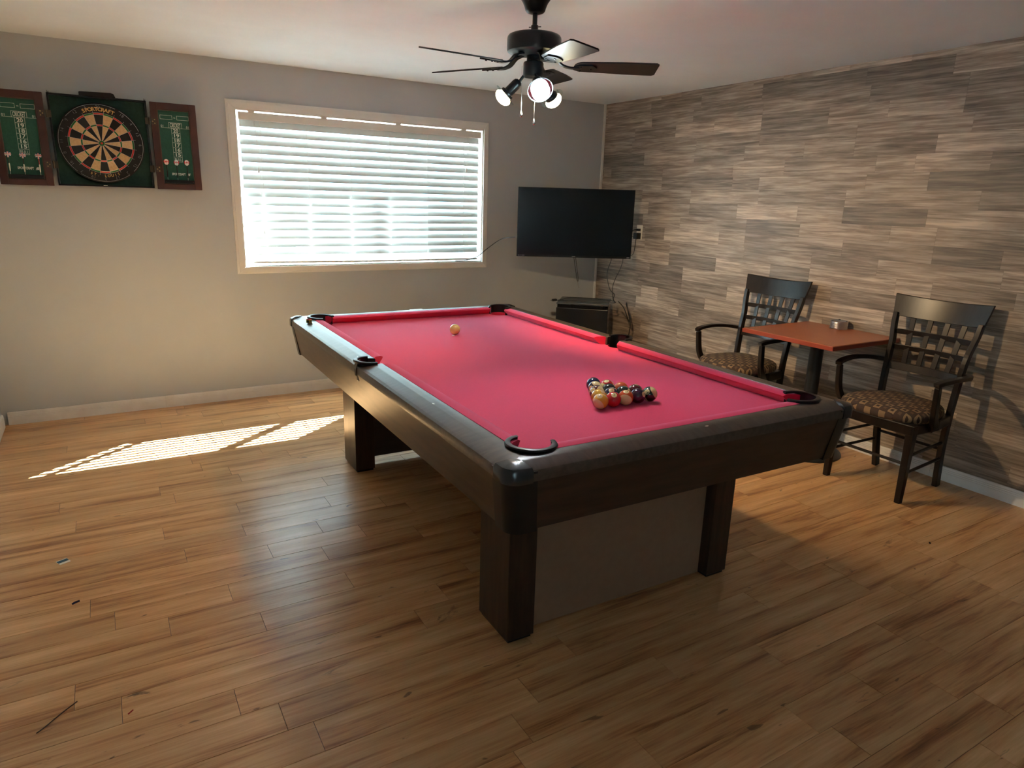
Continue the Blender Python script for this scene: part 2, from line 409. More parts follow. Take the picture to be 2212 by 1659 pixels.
# left wall, with an unseen window behind the camera added for ambient light
LY0, LY1, LZ0, LZ1 = -6.78, -6.18, .80, 1.60
bm = B(); box(bm, XL-.12, XL, LY1, 0, -.06, CH); box(bm, XL-.12, XL, YF, LY0, -.06, CH); box(bm, XL-.12, XL, LY0, LY1, -.06, LZ0); box(bm, XL-.12, XL, LY0, LY1, LZ1, CH); struct('wall_left', bm, 'wallpaint')
bm = B()
for a, b_, c, e in ((LY0-.06, LY0, LZ0-.06, LZ1+.06), (LY1, LY1+.06, LZ0-.06, LZ1+.06), (LY0, LY1, LZ0-.06, LZ0), (LY0, LY1, LZ1, LZ1+.06), ((LY0+LY1)/2-.025, (LY0+LY1)/2+.025, LZ0, LZ1)):
    box(bm, XL if c != LZ0 or e != LZ1 else XL-.08, XL+.014 if c != LZ0 or e != LZ1 else XL-.04, a, b_, c, e)
w2 = struct('added_fill_window', bm, 'white')
bm = B(); box(bm, XL-.062, XL-.058, LY0, LY1, LZ0, LZ1); obj('pane', bm, 'glass_clear', w2)
bm = B(); box(bm, XL-.12, .15, YF-.12, YF, -.06, CH); struct('wall_front', bm, 'wallpaint')
bm = B(); box(bm, -20, 12, WT+.02, 16, -.35, -.3); box(bm, -20, XL-.14, -20, WT+.02, -.35, -.3); struct('ground', bm, 'ground')
# baseboards with a grooved face
def baseboard(name, p0, p1, nrm, h=.083, t=.015, joints=()):
    d = Vector(p1)-Vector(p0); n = Vector(nrm)
    prof = [(0, 0), (t, 0), (t, .048), (t-.002, .0495), (t, .051), (t, .058), (t-.0025, .0595), (t, .061), (t-.001, .068), (t-.0035, .0695), (t-.001, .071), (t-.002, .079), (t-.005, h), (0, h)]
    bm = B(); cuts = [0]+list(joints)+[1]
    for a, b_ in zip(cuts[:-1], cuts[1:]):
        L = d.length; A = Vector(p0)+d*a+d.normalized()*(.0012 if a > 0 else 0); E = Vector(p0)+d*b_
        loft(bm, [[q+n*u+Vector((0, 0, w)) for u, w in prof] for q in (A, E)])
    return struct(name, bm, 'white_dirty')
baseboard('baseboard_back', (XL+.03, 0, 0), (-.004, 0, 0), (0, -1, 0), joints=((3.761-4.67)/-4.666,))
baseboard('baseboard_right', (-.003, 0, 0), (-.003, YF, 0), (-1, 0, 0), joints=(3.289/6.9,))
baseboard('baseboard_left', (XL, -.05, 0), (XL, YF, 0), (1, 0, 0))
bm = B(); box(bm, -.020, -.003, -.016, 0, .083, CH); struct('trim_1', bm, 'white')

# ------------------------------------------------------------------ window
bm = B()
OX0, OX1, OZ0, OZ1 = -3.217, -1.198, .923, 2.092
def casing(bm, y0, y1):
    # four mitred boards with a stepped face
    prof = [(0, y0), (0, y1-.001), (.30, y1), (.72, y1), (.74, y1+.003), (.88, y1+.003), (1, y1+.005), (1, y0)]
    corners = [((WX0, WZ0), (OX0, OZ0)), ((WX1, WZ0), (OX1, OZ0)), ((WX1, WZ1), (OX1, OZ1)), ((WX0, WZ1), (OX0, OZ1))]
    for i in range(4):
        (a, A), (b_, B_) = corners[i], corners[(i+1) % 4]
        dx, dz = b_[0]-a[0], b_[1]-a[1]; L = math.hypot(dx, dz); ux, uz = dx/L*.0006, dz/L*.0006
        loft(bm, [[(a[0]+(A[0]-a[0])*t_+ux, y_, a[1]+(A[1]-a[1])*t_+uz) for t_, y_ in prof], [(b_[0]+(B_[0]-b_[0])*t_-ux, y_, b_[1]+(B_[1]-b_[1])*t_-uz) for t_, y_ in prof]])
casing(bm, 0, -.015)
for x0, x1, z0, z1 in ((WX0, WX0+.008, WZ0, WZ1), (WX1-.008, WX1, WZ0, WZ1), (WX0, WX1, WZ0, WZ0+.008), (WX0, WX1, WZ1-.008, WZ1)):
    box(bm, x0, x1, .0, WT, z0, z1)
win = struct('window_1', bm, 'white')
bm = B(); GY = .25
box(bm, WX0+.008, WX0+.05, GY-.02, GY+.05, WZ0+.008, WZ1-.008); box(bm, WX1-.05, WX1-.008, GY-.02, GY+.05, WZ0+.008, WZ1-.008)
box(bm, WX0+.05, WX1-.05, GY-.02, GY+.05, WZ0+.008, WZ0+.05); box(bm, WX0+.05, WX1-.05, GY-.02, GY+.05, WZ1-.05, WZ1-.008)
for xm, hw, dd in ((-2.727, .014, .025), (-1.832, .0295, .040)): box(bm, xm-hw, xm+hw, .24, .24+dd, WZ0+.05, WZ1-.05)
obj('window_frame', bm, 'white', win)
for a, b_ in ((WX0+.05, -2.741), (-2.713, -1.8615), (-1.8025, WX1-.05)):
    bm = B(); box(bm, a, b_, GY+.008, GY+.012, WZ0+.05, WZ1-.05); obj('pane', bm, 'glass', win)

# blinds
bl = thing('window_blind', 'white horizontal slat blind hanging closed-tilted inside the wide window', 'window blind', ((WX0+WX1)/2, .03, WZ0+.03))
def bo(name, bm, m_, **kw):
    o = obj(name, bm, m_, bl, **kw); o.data.transform(Matrix.Translation(-Vector(bl.location))); return o
BX0, BX1 = -3.132, -1.275
bm = B(); box(bm, BX0-.006, BX1+.010, -.004, .05, 1.968, 2.018); bo('headrail', bm, 'white', bevel=.002)
for x in (-3.05, -2.55, -1.98, -1.42):
    bm = B(); box(bm, x-.02, x+.02, .0, .04, 2.018, 2.028); bo('mounting_bracket', bm, 'white')
zt, dz, ns = 1.9510, .0582, 16
tilt = math.radians(73); cw = .0545
CX = [-3.000, -2.681, -2.365, -2.053, -1.739, -1.419]
for i in range(ns):
    z = zt-i*dz; bm = B(); pr = []
    for k in range(9):
        t_ = (k/8-.5); crown = .0022*(1-(2*t_)**2)
        yy = .024+t_*cw*math.cos(tilt); zz = z+t_*cw*math.sin(tilt)
        pr.append((yy-crown*math.sin(tilt), zz+crown*math.cos(tilt)))
    th = .0028
    loop_ = pr+[(a+th*math.sin(tilt), b_-th*math.cos(tilt)) for a, b_ in reversed(pr)]
    sag = .0015*math.sin(i*1.7)
    loft(bm, [[(BX0+.0015*math.sin(i*2.3), a, b_+sag) for a, b_ in loop_], [((BX0+BX1)/2, a, b_-.001) for a, b_ in loop_], [(BX1, a, b_+sag*.5) for a, b_ in loop_]])
    bo('slat', bm, 'slat', smooth=True)
bm = B(); beam(bm, [(BX0+.03, .02, 1.003), (-2.3, .02, .996), (BX1-.01, .02, .998)], .045, .016); bo('bottom_rail', bm, 'white', bevel=.003)
for x in CX:
    bm = B()
    for yy in (-.0015, .048):
        tube(bm, [(x, yy, 1.97), (x, yy, 1.09), (x+(.004 if yy < 0 else 0), yy-.001, 1.006)], .0013, 5)
    bo('ladder_cord', bm, 'white')
bm = B()
tube(bm, [(-3.042, -.006, 1.97), (-3.030, -.012, 1.82), (-3.028, -.012, 1.655)], .0011, 5); tube(bm, [(-3.034, -.006, 1.97), (-3.020, -.012, 1.75), (-3.016, -.012, 1.235)], .0011, 5)
bo('lift_cord', bm, 'white'); bm = B()
tube(bm, [(-1.385, -.006, 1.97), (-1.372, -.012, 1.86), (-1.40, -.012, 1.73)], .0011, 5, 6); tube(bm, [(-1.40, -.006, 1.97), (-1.395, -.012, 1.84), (-1.405, -.012, 1.72)], .0011, 5, 6)
bo('lift_cord', bm, 'white')
for x, z in ((-3.028, 1.64), (-3.016, 1.22), (-1.403, 1.715)):
    bm = B(); lathe(bm, [(.0015, .018), (.004, .012), (.0075, -.006), (.0065, -.016), (.003, -.019)], 12, T3(x, -.012, z)); bo('tassel', bm, 'white', smooth=True)

# ------------------------------------------------------------------ pool table (local: x across, y along, origin on the floor)
PT = thing('pool_table', 'walnut-brown pool table with bright red cloth in the middle of the room', 'pool table', (-2.4384, -2.5167, 0), -.0151)
HU, HW = .733, 1.288; CU, CW = .630, 1.200; ZT = .809; ZE = .797; ZS = .762; ZB = .603; ZC = .768
PC = [(sx*.580, sy*1.150, .066) for sx in (-1, 1) for sy in (-1, 1)]+[(sx*.668, .0+.02, .060) for sx in (-1, 1)]
def pocket_cutters(extra=0, z0=.60, z1=.9):
    out = []
    for x, y_, r in PC:
        b_ = B(); lathe(b_, [(r+extra, z0), (r+extra, z1)], 40, T3(x, y_, 0)); out.append(b_)
    return out
def rail_prof(o_, c_):   # distance-from-centre, z
    return [(c_, ZC-.02), (c_, ZT-.004), (c_+.004, ZT), (c_+.045, ZT+.0005), (o_-.012, ZE+.002), (o_-.003, ZE-.003), (o_, ZE-.009), (o_-.001, ZS), (o_-.015, ZS), (o_-.03, ZS-.002), (c_+.03, ZC-.03)]
GAP = .07
for sx in (-1, 1):
    for y0, y1 in ((-HW+.040, .02), (.02, HW-.040)):
        bm = B(); pr = rail_prof(HU, CU)
        loft(bm, [[(sx*u, y_, z) for u, z in pr] for y_ in (y0 if y0 > -1 else y0+0, y1)])
        o = obj('rail', bm, 'rail', PT)
        # mitre at the corner
        k = []
        b_ = B(); s2 = 1 if y1 > 1 else -1; ye = HW*s2
        # wedge beyond the diagonal x-HU = y-HW
        q = [(sx*(CU-.06), s2*(HW-(HU-CU)-.06)), (sx*(HU+.05), s2*(HW+.05)), (sx*(CU-.06), s2*(HW+.05))]
        prism(b_, q, .5, .95); k.append(b_)
        cut(o, k+pocket_cutters())
        for p in o.data.polygons: p.use_smooth = True
        o.data.set_sharp_from_angle(angle=math.radians(32))
for sy in (-1, 1):
    bm = B(); pr = rail_prof(HW, CW)
    loft(bm, [[(x, sy*u, z) for u, z in pr] for x in (-HU+.040, HU-.040)])
    o = obj('rail', bm, 'rail_end', PT); k = []
    for s2 in (-1, 1):
        b_ = B(); q = [(s2*(HU-(HW-CW)-.0603-.0), sy*(CW-.06)), (s2*(HU+.05), sy*(CW-.06)), (s2*(HU+.05), sy*(HW+.05))]
        prism(b_, q, .5, .95); k.append(b_)
    cut(o, k+pocket_cutters())
    for p in o.data.polygons: p.use_smooth = True
    o.data.set_sharp_from_angle(angle=math.radians(32))
# bed (slate with cloth)
bm = B(); box(bm, -CU-.02, CU+.02, -CW-.02, CW+.02, ZC-.030, ZC); bed = obj('bed', bm, 'cloth', PT, label='red cloth covered playing surface'); cut(bed, pocket_cutters(-.006))
# cushions
def cushion(axis, s_, a, b_, c_):
    """nose line from a to b along the rail; ends cut back at an angle"""
    # section: (inset from rail line, z, end pull)
    sec = [(0, ZT-.001), (.012, ZT+.002), (.040, ZT-.001), (.052, ZT-.008), (.048, ZT-.016), (.022, ZC+.0005), (0, ZC+.0005)]
    rings = []
    for e, sg in ((a, -1), (b_, 1)):
        r = []
        for ins, z in sec:
            mouth = .036*(1-ins/.052)          # rail side reaches further into the pocket
            t_ = e+sg*mouth
            p = c_-ins
            r.append((s_*p, t_, z) if axis == 'y' else (t_, s_*p, z))
        rings.append(r)
    bm = B(); loft(bm, rings); return obj('cushion', bm, 'cloth', PT, smooth=True, label='red cloth cushion')
for sx in (-1, 1):
    cushion('y', sx, -1.085, -.062+.02-.035, CU); cushion('y', sx, .062+.02+.035, 1.085, CU)
for sy in (-1, 1): cushion('x', sy, -.508, .508, CW)
# aprons: boards that lean inwards to the bottom
IN = .029
for sx in (-1, 1):
    bm = B(); y0, y1 = -HW+.055, HW-.055
    loft(bm, [[(sx*(HU-.004), y_, ZS+.003), (sx*(HU-.004-IN), y_+(IN if y_ < 0 else -IN)*.6, ZB), (sx*(HU-.024-IN), y_+(IN if y_ < 0 else -IN)*.6, ZB), (sx*(HU-.030), y_, ZS+.003)] for y_ in (y0, y1)])
    obj('apron', bm, 'apron', PT)
for sy in (-1, 1):
    bm = B(); x0, x1 = -HU+.055, HU-.055
    loft(bm, [[(x_, sy*(HW-.004), ZS+.003), (x_+(IN if x_ < 0 else -IN)*.6, sy*(HW-.004-IN), ZB), (x_+(IN if x_ < 0 else -IN)*.6, sy*(HW-.024-IN), ZB), (x_, sy*(HW-.030), ZS+.003)] for x_ in (x0, x1)])
    obj('apron', bm, 'apron_end', PT)
def corner_outline(ext, rad, w, off=0, inner=True):
    """L-shaped rounded corner outline in the +,+ quadrant, outer corner at (ext[0],ext[1])"""
    X, Y = ext; P = []
    P.append((X-w, Y)); 
    for k in range(9):
        a = PI/2-k*PI/16; P.append((X-rad+rad*math.cos(a), Y-rad+rad*math.sin(a)))
    P.append((X, Y-w))
    P += [(X-.022, Y-w), (X-.022, Y-.022), (X-w, Y-.022)] if inner else [(X-w*.5, Y-w*1.0), (X-w, Y-w*.5)]
    return P
for sx in (-1, 1):
    for sy in (-1, 1):
        S_ = Matrix.Diagonal((sx, sy, 1, 1))
        bm = B()
        top = [S_ @ Vector((x, y_, ZS+.03)) for x, y_ in corner_outline((HU+.001, HW+.001), .045, .092)]
        bot = [S_ @ Vector((x, y_, ZB-.006)) for x, y_ in corner_outline((HU+.001-IN, HW+.001-IN), .045, .085)]
        loft(bm, [bot, top]); obj('corner_post', bm, 'blackplastic', PT, smooth=True, label='black plastic corner post')
        # cap over the rail corner: curved skirt and a top plate running to the pocket
        bm = B(); e = (HU+.003, HW+.003)
        ol = corner_outline(e, .047, .080, inner=False)
        ring0 = [S_ @ Vector((x, y_, ZS-.002)) for x, y_ in ol]; ring1 = [S_ @ Vector((x, y_, ZE-.004)) for x, y_ in ol]
        cx_, cy_ = e[0]-.055, e[1]-.055
        ring2 = [S_ @ Vector((x+(cx_-x)*.10, y_+(cy_-y_)*.10, ZE+.006)) for x, y_ in ol]
        ring3 = [S_ @ Vector((x+(cx_-x)*.55, y_+(cy_-y_)*.55, ZT+.0035)) for x, y_ in ol]
        loft(bm, [ring0, ring1, ring2, ring3]); obj('corner_cap', bm, 'capmetal', PT, smooth=True, label='worn glossy black corner cap')
# pockets: lined bucket with a raised horseshoe lip
for i, (x, y_, r) in enumerate(PC):
    sx = -1 if x < 0 else 1
    if i < 4: sy = -1 if y_ < 0 else 1; out = math.atan2(sy, sx); half = math.radians(128)
    else: out = 0 if sx > 0 else PI; half = math.radians(98)
    bm = B(); ri = r-.004
    zb_, k_ = (.64, 1.0) if i < 4 else (.695, .70)
    lathe(bm, [(ri, .735), (ri*k_, zb_), (ri*.8*k_, zb_-.012), (.004, zb_-.014), (.004, zb_-.018), (r*.84*k_, zb_-.016), ((r-.0015)*k_+.001, zb_-.002), (r-.0015, .735)], 32, T3(x, y_, 0), caps=False)
    p = obj('pocket', bm, 'blackplastic', PT, smooth=True, label='black pocket liner')
    bm = B(); n = 36; rings = []
    for k in range(n+1):
        a = out-half+2*half*k/n; e = abs(k/n-.5)*2; lift = .012*(1-.35*e)
        pr = [(r-.0025, .735), (r-.0025, ZT+lift-.002), (r-.006, ZT+lift), (r+.001, ZT+lift+.0025), (r+.009, ZT+lift), (r+.0115, ZT+lift-.004), (r+.0105, ZT+.002), (r+.006, ZT-.001), (r+.0005, ZT-.004), (r+.0005, .735)]
        rings.append([(x+q*math.cos(a), y_+q*math.sin(a), z) for q, z in pr])
    loft(bm, rings); obj('pocket_lip', bm, 'blackplastic', p, smooth=True)
    if i >= 4:
        bm = B(); beam(bm, [(x+sx*.052, y_, ZT+.009), (x+sx*.060, y_-.006, ZT+.002), (sx*(HU+.002), y_-.010, ZE+.001), (sx*(HU+.0035), y_-.011, ZE-.010), (sx*(HU+.002), y_-.011, ZS-.006)], (.034, .020), .0022, upv=(sx, 0, .6)); obj('pocket_clip', bm, 'capmetal', p)
# legs
for sx in (-1, 1):
    for sy in (-1, 1):
        bm = B(); X1, Y1 = .527, .958
        box(bm, min(sx*X1, sx*(X1-.108)), max(sx*X1, sx*(X1-.108)), min(sy*Y1, sy*(Y1-.213)), max(sy*Y1, sy*(Y1-.213)), .012, .70)
        l = obj('leg', bm, 'legwood', PT, bevel=.003)
        bm = B(); box(bm, min(sx*(X1-.008), sx*(X1-.10)), max(sx*(X1-.008), sx*(X1-.10)), min(sy*(Y1-.008), sy*(Y1-.205)), max(sy*(Y1-.008), sy*(Y1-.205)), 0, .013)
        obj('foot', bm, 'blackplastic', l)
bm = B(); box(bm, -.42, .42, -.908, -.890, .004, .70); obj('end_panel', bm, 'mdf', PT, label='plain tan fibreboard panel between the near legs')
bm = B(); box(bm, -.42, .42, .862, .880, .036, .70); obj('end_panel', bm, 'mdf_dark', PT, label='dark brown panel between the far legs')
bm = B(); box(bm, -.64, .64, -1.15, 1.15, .66, .70); obj('underframe', bm, 'mdf_dark', PT)
for x, y_, a in ((-.672, -.66, 0), (.02, -1.243, 1), (-.69, .12, 0)):
    bm = B(); rx, ry = (.0035, .0075) if not a else (.0075, .0035)
    prism(bm, [(x+rx*math.cos(t_), y_+ry*math.sin(t_)) for t_ in [2*PI*k/16 for k in range(16)]], ZT-.004, ZT+.0008); obj('rail_sight', bm, 'ivory', PT, label='small white rail sight')
bm = B(); box(bm, .0, .085, 1.252, 1.272, .806, .8095); obj('maker_plate', bm, 'ivory', PT, label='small pale plate on the far rail')

# chalk cube on the far left of the rail
def pt(u, w, z):
    c, s_ = math.cos(-.0151), math.sin(-.0151); return (-2.4384+c*u-s_*w, -2.5167+s_*u+c*w, z)
ck = thing('chalk_cube', 'yellow-wrapped chalk cube with red top on the far left rail', 'chalk', pt(-.680, 1.02, ZT), .75)
bm = B(); box(bm, -.011, .011, -.011, .011, 0, .017); obj('paper_wrap', bm, mat('yellow green wrap', srgb(190, 160, 40), .5), ck)
bm = B(); box(bm, -.0113, -.0110, -.009, .009, .002, .015); box(bm, -.009, .009, -.0113, -.0110, .002, .015); obj('wrap_label', bm, mat('dark green label', srgb(50, 64, 40), .5), ck)
bm = B(); box(bm, -.0105, .0105, -.0105, .0105, .017, .021); obj('chalk_top', bm, mat('red chalk', srgb(190, 50, 60), .9), ck)

# ------------------------------------------------------------------ balls
R_ = .0286
def ball_mat(name, col, stripe, numbered=True):
    m = mat(name, col, .08, spec=.6); s = N(m)
    m.node_tree.nodes['Principled BSDF'].inputs['Coat Weight'].default_value = .6; m.node_tree.nodes['Principled BSDF'].inputs['Coat Roughness'].default_value = .05
    pos = s.n('ShaderNodeTexCoord').outputs['Object']; sp = s.n('ShaderNodeSeparateXYZ'); s.l(pos, sp.inputs[0])
    cream = (.80, .58, .27, 1)
    if stripe:
        band = s.math('LESS_THAN', s.math('ABSOLUTE', sp.outputs[2]), R_*.52); c = s.mix(band, cream, col)
    else: c = s.mix(0.0, col, col)
    if numbered:
        rr = s.math('SQRT', s.math('ADD', s.math('POWER', sp.outputs[1], 2.0), s.math('POWER', sp.outputs[2], 2.0)))
        c = s.mix(s.math('LESS_THAN', rr, R_*.36), c, cream)
    s.l(c, s.b.inputs['Base Color']); return m
COLS = {1: (.78, .38, .03), 2: (.012, .014, .060), 3: (.55, .012, .018), 4: (.040, .012, .035), 5: (.62, .09, .025), 6: (.010, .035, .022), 7: (.10, .014, .018), 8: (.008, .008, .009)}
NM = {1: 'yellow', 2: 'dark blue', 3: 'red', 4: 'dark purple', 5: 'orange', 6: 'dark green', 7: 'maroon', 8: 'black'}
def make_ball(n, loc, rot, label):
    bm = B(); bmesh.ops.create_uvsphere(bm, u_segments=40, v_segments=24, radius=R_)
    base = ((n-1) % 8)+1
    o = obj('billiard_ball', bm, ball_mat(f'ball colour {n}', (*COLS[base], 1), n > 8), smooth=True)
    o.location = loc; o.rotation_euler = rot
    tag(o, label, 'billiard ball', 'racked billiard balls')
    for sgn in (1, -1):
        M_ = Matrix.Rotation(PI/2*sgn, 4, 'Z') @ Matrix.Rotation(PI/2, 4, 'X') @ T3(0, 0, R_)
        bm = text_bm(str(n), .0125, M_, .0002)
        for v_ in bm.verts: v_.co = v_.co.normalized()*(R_+.00012)
        obj('number', bm, 'blackplastic', o)
    return o
apex = (.017, -.643)
RACK = [[2], [12, 11], [15, 8, 5], [1, 10, 6, 7], [9, 3, 13, 4, 14]]
ROT = {2: (.5, .2, -1.2), 12: (0.5, .2, .3), 11: (.2, 1.2, .4), 15: (1.3, .5, .2), 8: (.3, .2, 2), 5: (.9, 2, 1), 1: (0, -1.0, -1.1), 10: (.2, .95, .9), 6: (1, .5, 2), 7: (0, -1.35, .2), 9: (.3, 1.0, .6), 3: (.2, .9, 1.0), 13: (.1, 1.2, .9), 4: (.2, .4, 1.9), 14: (.9, .5, .4)}
def rowname(i): return ['at the far tip of the rack', 'second row from the far tip', 'middle row of the rack', 'row just behind the nearest row', 'nearest row of the rack'][i]
WHERE = {12: 'left of two in the second row', 11: 'right of two in the second row', 15: 'left end of the middle row', 8: 'centre of the middle row', 5: 'right end of the middle row', 1: 'left end, just behind the near corner ball', 10: 'second from left, behind the red ball', 6: 'third from left, behind the orange stripe', 7: 'right end of the fourth row, round pale spot on top', 9: 'at the near left corner of the rack', 3: 'second in the nearest row', 13: 'in the middle of the nearest row', 4: 'fourth in the nearest row', 14: 'at the right corner of the rack', 2: 'at the far tip of the rack'}
for i, row in enumerate(RACK):
    for j, n in enumerate(row):
        u = apex[0]+(j-i/2)*.0574; w = apex[1]-i*.0497
        base = ((n-1) % 8)+1
        kind = f'{NM[base]} striped billiard ball' if n > 8 else f'{NM[base]} solid billiard ball'
        make_ball(n, pt(u, w, ZC+R_+.0004), ROT[n], f'{kind}, {WHERE[n]}')
bm = B(); bmesh.ops.create_uvsphere(bm, u_segments=40, v_segments=24, radius=R_)
cb = obj('cue_ball', bm, mat('aged ivory ball', (.84, .60, .24), .08, Coat_Weight=.6), smooth=True); cb.location = pt(.008, .615, ZC+R_+.0008)
tag(cb, 'cream yellow cue ball alone on the far half of the red cloth', 'billiard ball')
bm = B(); prism(bm, [(.0085*math.cos(t_), .0085*math.sin(t_)) for t_ in [2*PI*k/20 for k in range(20)]], 0, .0006)
sp_ = obj('spot_sticker', bm, 'paper'); sp_.location = pt(-.012, .592, ZC); tag(sp_, 'tiny white spot sticker on the red cloth under the cue ball', 'sticker')

# ------------------------------------------------------------------ ceiling fan
FX, FY = -2.334, -2.48; FZ = 2.057
FAN = thing('ceiling_fan', 'black five-blade ceiling fan with three lit spotlights above the pool table', 'ceiling fan', (FX, FY, CH))
def fo(name, bm, m_, parent=None, **kw):
    o = obj(name, bm, m_, parent or FAN, **kw); o.data.transform(Matrix.Translation((-FX, -FY, -CH))); return o
F0 = T3(FX, FY, 0)
bm = B(); lathe(bm, [(.002, 2.259), (.030, 2.260), (.036, 2.262), (.042, 2.268), (.046, 2.282), (.053, 2.298), (.064, 2.314), (.071, 2.328), (.072, CH), (.002, CH)], 40, F0); fo('canopy', bm, 'fanblack', smooth=True)
bm = B(); lathe(bm, [(.0105, 2.17), (.0105, 2.27)], 20, F0); lathe(bm, [(.0155, 2.165), (.0155, 2.212), (.0135, 2.214)], 20, F0); tube(bm, [(FX-.022, FY+.012, 2.205), (FX+.024, FY-.013, 2.209)], .0022, 6); fo('downrod', bm, 'fanblack', smooth=True)
bm = B(); lathe(bm, [(.014, 2.180), (.05, 2.180), (.100, 2.176), (.110, 2.172), (.1155, 2.165), (.117, 2.157), (.117, 2.114), (.115, 2.107), (.108, 2.103), (.085, 2.100), (.045, 2.096), (.03, 2.094)], 48, F0); fo('motor_housing', bm, 'fanblack', smooth=True)
bm = B(); lathe(bm, [(.030, 2.098), (.030, 2.072), (.041, 2.068), (.044, 2.062), (.044, 2.016), (.040, 2.008), (.004, 2.006)], 36, F0); fo('switch_housing', bm, 'fanblack', smooth=True)
PH = 4.511; RB = .54
for k in range(5):
    a = PH+k*2*PI/5; dzt = .013*RB*math.cos(a)+.03*RB*math.sin(a)
    Mb = T3(FX, FY, FZ) @ Matrix.Rotation(a, 4, 'Z') @ Matrix.Rotation(-math.atan2(dzt, RB), 4, 'Y')
    Mp = Mb @ Matrix.Rotation(-.21, 4, 'X')
    out = []
    w0, w1 = .046, .061
    for t_ in range(9):
        q = PI/2+PI*t_/8; out.append((.185+.028+.030*math.cos(q)*1.2, w0*math.sin(q)))
    out += [(.40, -w1+.002), (RB-.012, -w1), (RB, -w1+.010), (RB, w1-.010), (RB-.012, w1), (.40, w1-.002)]
    bm = B(); prism(bm, out, -.003, .003, Mp); bd = fo('blade', bm, 'blade', bevel=.001)
    bm = B(); d = lambda x, z, yy=0: Mp @ Vector((x, yy, z))
    beam(bm, [Mb @ Vector(p) for p in ((.060, 0, .040), (.095, 0, .030), (.125, 0, .004), (.160, 0, -.006), (.20, 0, -.006))], (.026, .030), .007, smooth=5)
    prism(bm, [(.175, -.014), (.20, -.030), (.255, -.034), (.275, -.010), (.275, .010), (.255, .034), (.20, .030), (.175, .014)], -.009, -.003, Mp)
    for sx_, sy_ in ((.205, -.02), (.205, .02), (.25, 0)): lathe(bm, [(.001, -.013), (.0045, -.012), (.005, -.008)], 10, Mp @ T3(sx_, sy_, 0))
    fo('blade_iron', bm, 'fanblack', parent=bd, smooth=True)
LAMPS = [(math.radians(146), 'warm', 10, 44), (math.radians(253), 'cool', 14, 38), (math.radians(12), 'warm', 36, 40)]
for az, kind, watts, pitd in LAMPS:
    h = Vector((math.cos(az), math.sin(az), 0)); C0 = Vector((FX, FY, 0))
    P = lambda r, z: C0+h*r+Vector((0, 0, z))
    pit = math.radians(pitd); d = h*math.cos(pit)+Vector((0, 0, -math.sin(pit)))
    bm = B(); tube(bm, [P(.030, 2.022), P(.046, 2.006), P(.062, 1.985)], .0065, 10, 4)
    arm = fo('lamp_arm', bm, 'fanblack', smooth=True)
    S0 = P(.060, 1.990); Mx = frame_to(S0, d)
    bm = B(); lathe(bm, [(.004, -.004), (.012, -.002), (.020, .006), (.022, .016), (.022, .064), (.029, .066), (.031, .070), (.031, .080), (.026, .082), (.004, .082)], 32, Mx); fo('lamp_holder', bm, 'fanblack', parent=arm, smooth=True)
    bm = B(); lathe(bm, [(.030, .0805), (.052, .0805), (.055, .083), (.052, .0855), (.030, .0855)], 40, Mx, caps=False); fo('glass_ring', bm, 'ringglass', parent=arm, smooth=True)
    bm = B(); prof = [(.004, .083), (.028, .083), (.037, .090)]+[(.039*math.cos(q), .094+.028*math.sin(q)) for q in [PI/2*i/8 for i in range(8)]]+[(.001, .1221)]
    lathe(bm, prof, 32, Mx); fo('bulb', bm, 'bulb_warm' if kind == 'warm' else 'bulb_cool', parent=arm, smooth=True)
    sp = bpy.data.lights.new('bulb_beam', 'SPOT'); sp.energy = watts; sp.color = (1, .70, .38) if kind == 'warm' else (.85, .93, 1)
    sp.spot_size = math.radians(108); sp.spot_blend = .85; sp.shadow_soft_size = .035
    so = bpy.data.objects.new('bulb_beam', sp); COL.objects.link(so); so.location = S0+d*.165
    so.rotation_mode = 'QUATERNION'; so.rotation_quaternion = d.to_track_quat('-Z', 'Y')
for (x0, y0, z0), (x1, y1, z1) in (((-2.376, -2.455, 2.052), (-2.374, -2.456, 1.872)), ((-2.326, -2.487, 2.010), (-2.326, -2.487, 1.84))):
    bm = B(); tube(bm, [(x0, y0, z0), (x1, y1, z1)], .0012, 6); ch = fo('pull_chain', bm, 'bluemetal')
    bm = B(); lathe(bm, [(.0015, 0), (.003, -.004), (.0065, -.018), (.0062, -.024), (.003, -.028), (.0005, -.029)], 14, T3(x1, y1, z1)); fo('chain_pendant', bm, 'chrome', parent=ch, smooth=True)

# ------------------------------------------------------------------ television in the corner
TV = thing('television', 'black flat television, switched off, angled across the far right corner', 'television', (-.6805, -.567, 1.3195), -.499)
TW, TH = .95, .551
bm = B(); box(bm, -TW/2, TW/2, 0, .022, -TH/2, TH/2); box(bm, -TW*.36, TW*.36, .022, .05, -TH*.42, TH*.2); obj('housing', bm, 'bezel', TV, bevel=.003)
bm = B(); box(bm, -TW/2+.007, TW/2-.007, -.0015, .0, -TH/2+.018, TH/2-.007); obj('screen', bm, 'screen', TV)
bm = B(); zz = -TH/2+.010
for a_, b_ in ((-.463, -.453), (-.449, -.440), (-.434, -.410), (-.017, .012), (.440, .463)): box(bm, a_, b_, -.0018, -.0012, zz-.0012, zz+.0012)
obj('printed_marks', bm, 'logo', TV)

bm = B(); box(bm, -.11, .11, .05, .062, -.11, .11); beam(bm, [(0, .06, 0), (-.05, .22, 0), (.09, .40, 0)], .03, .04); beam(bm, [(.09, .40, 0), (.26, .45, 0), (.4, .40, 0)], .03, .04)
obj('wall_arm', bm, 'blackmetal', TV)

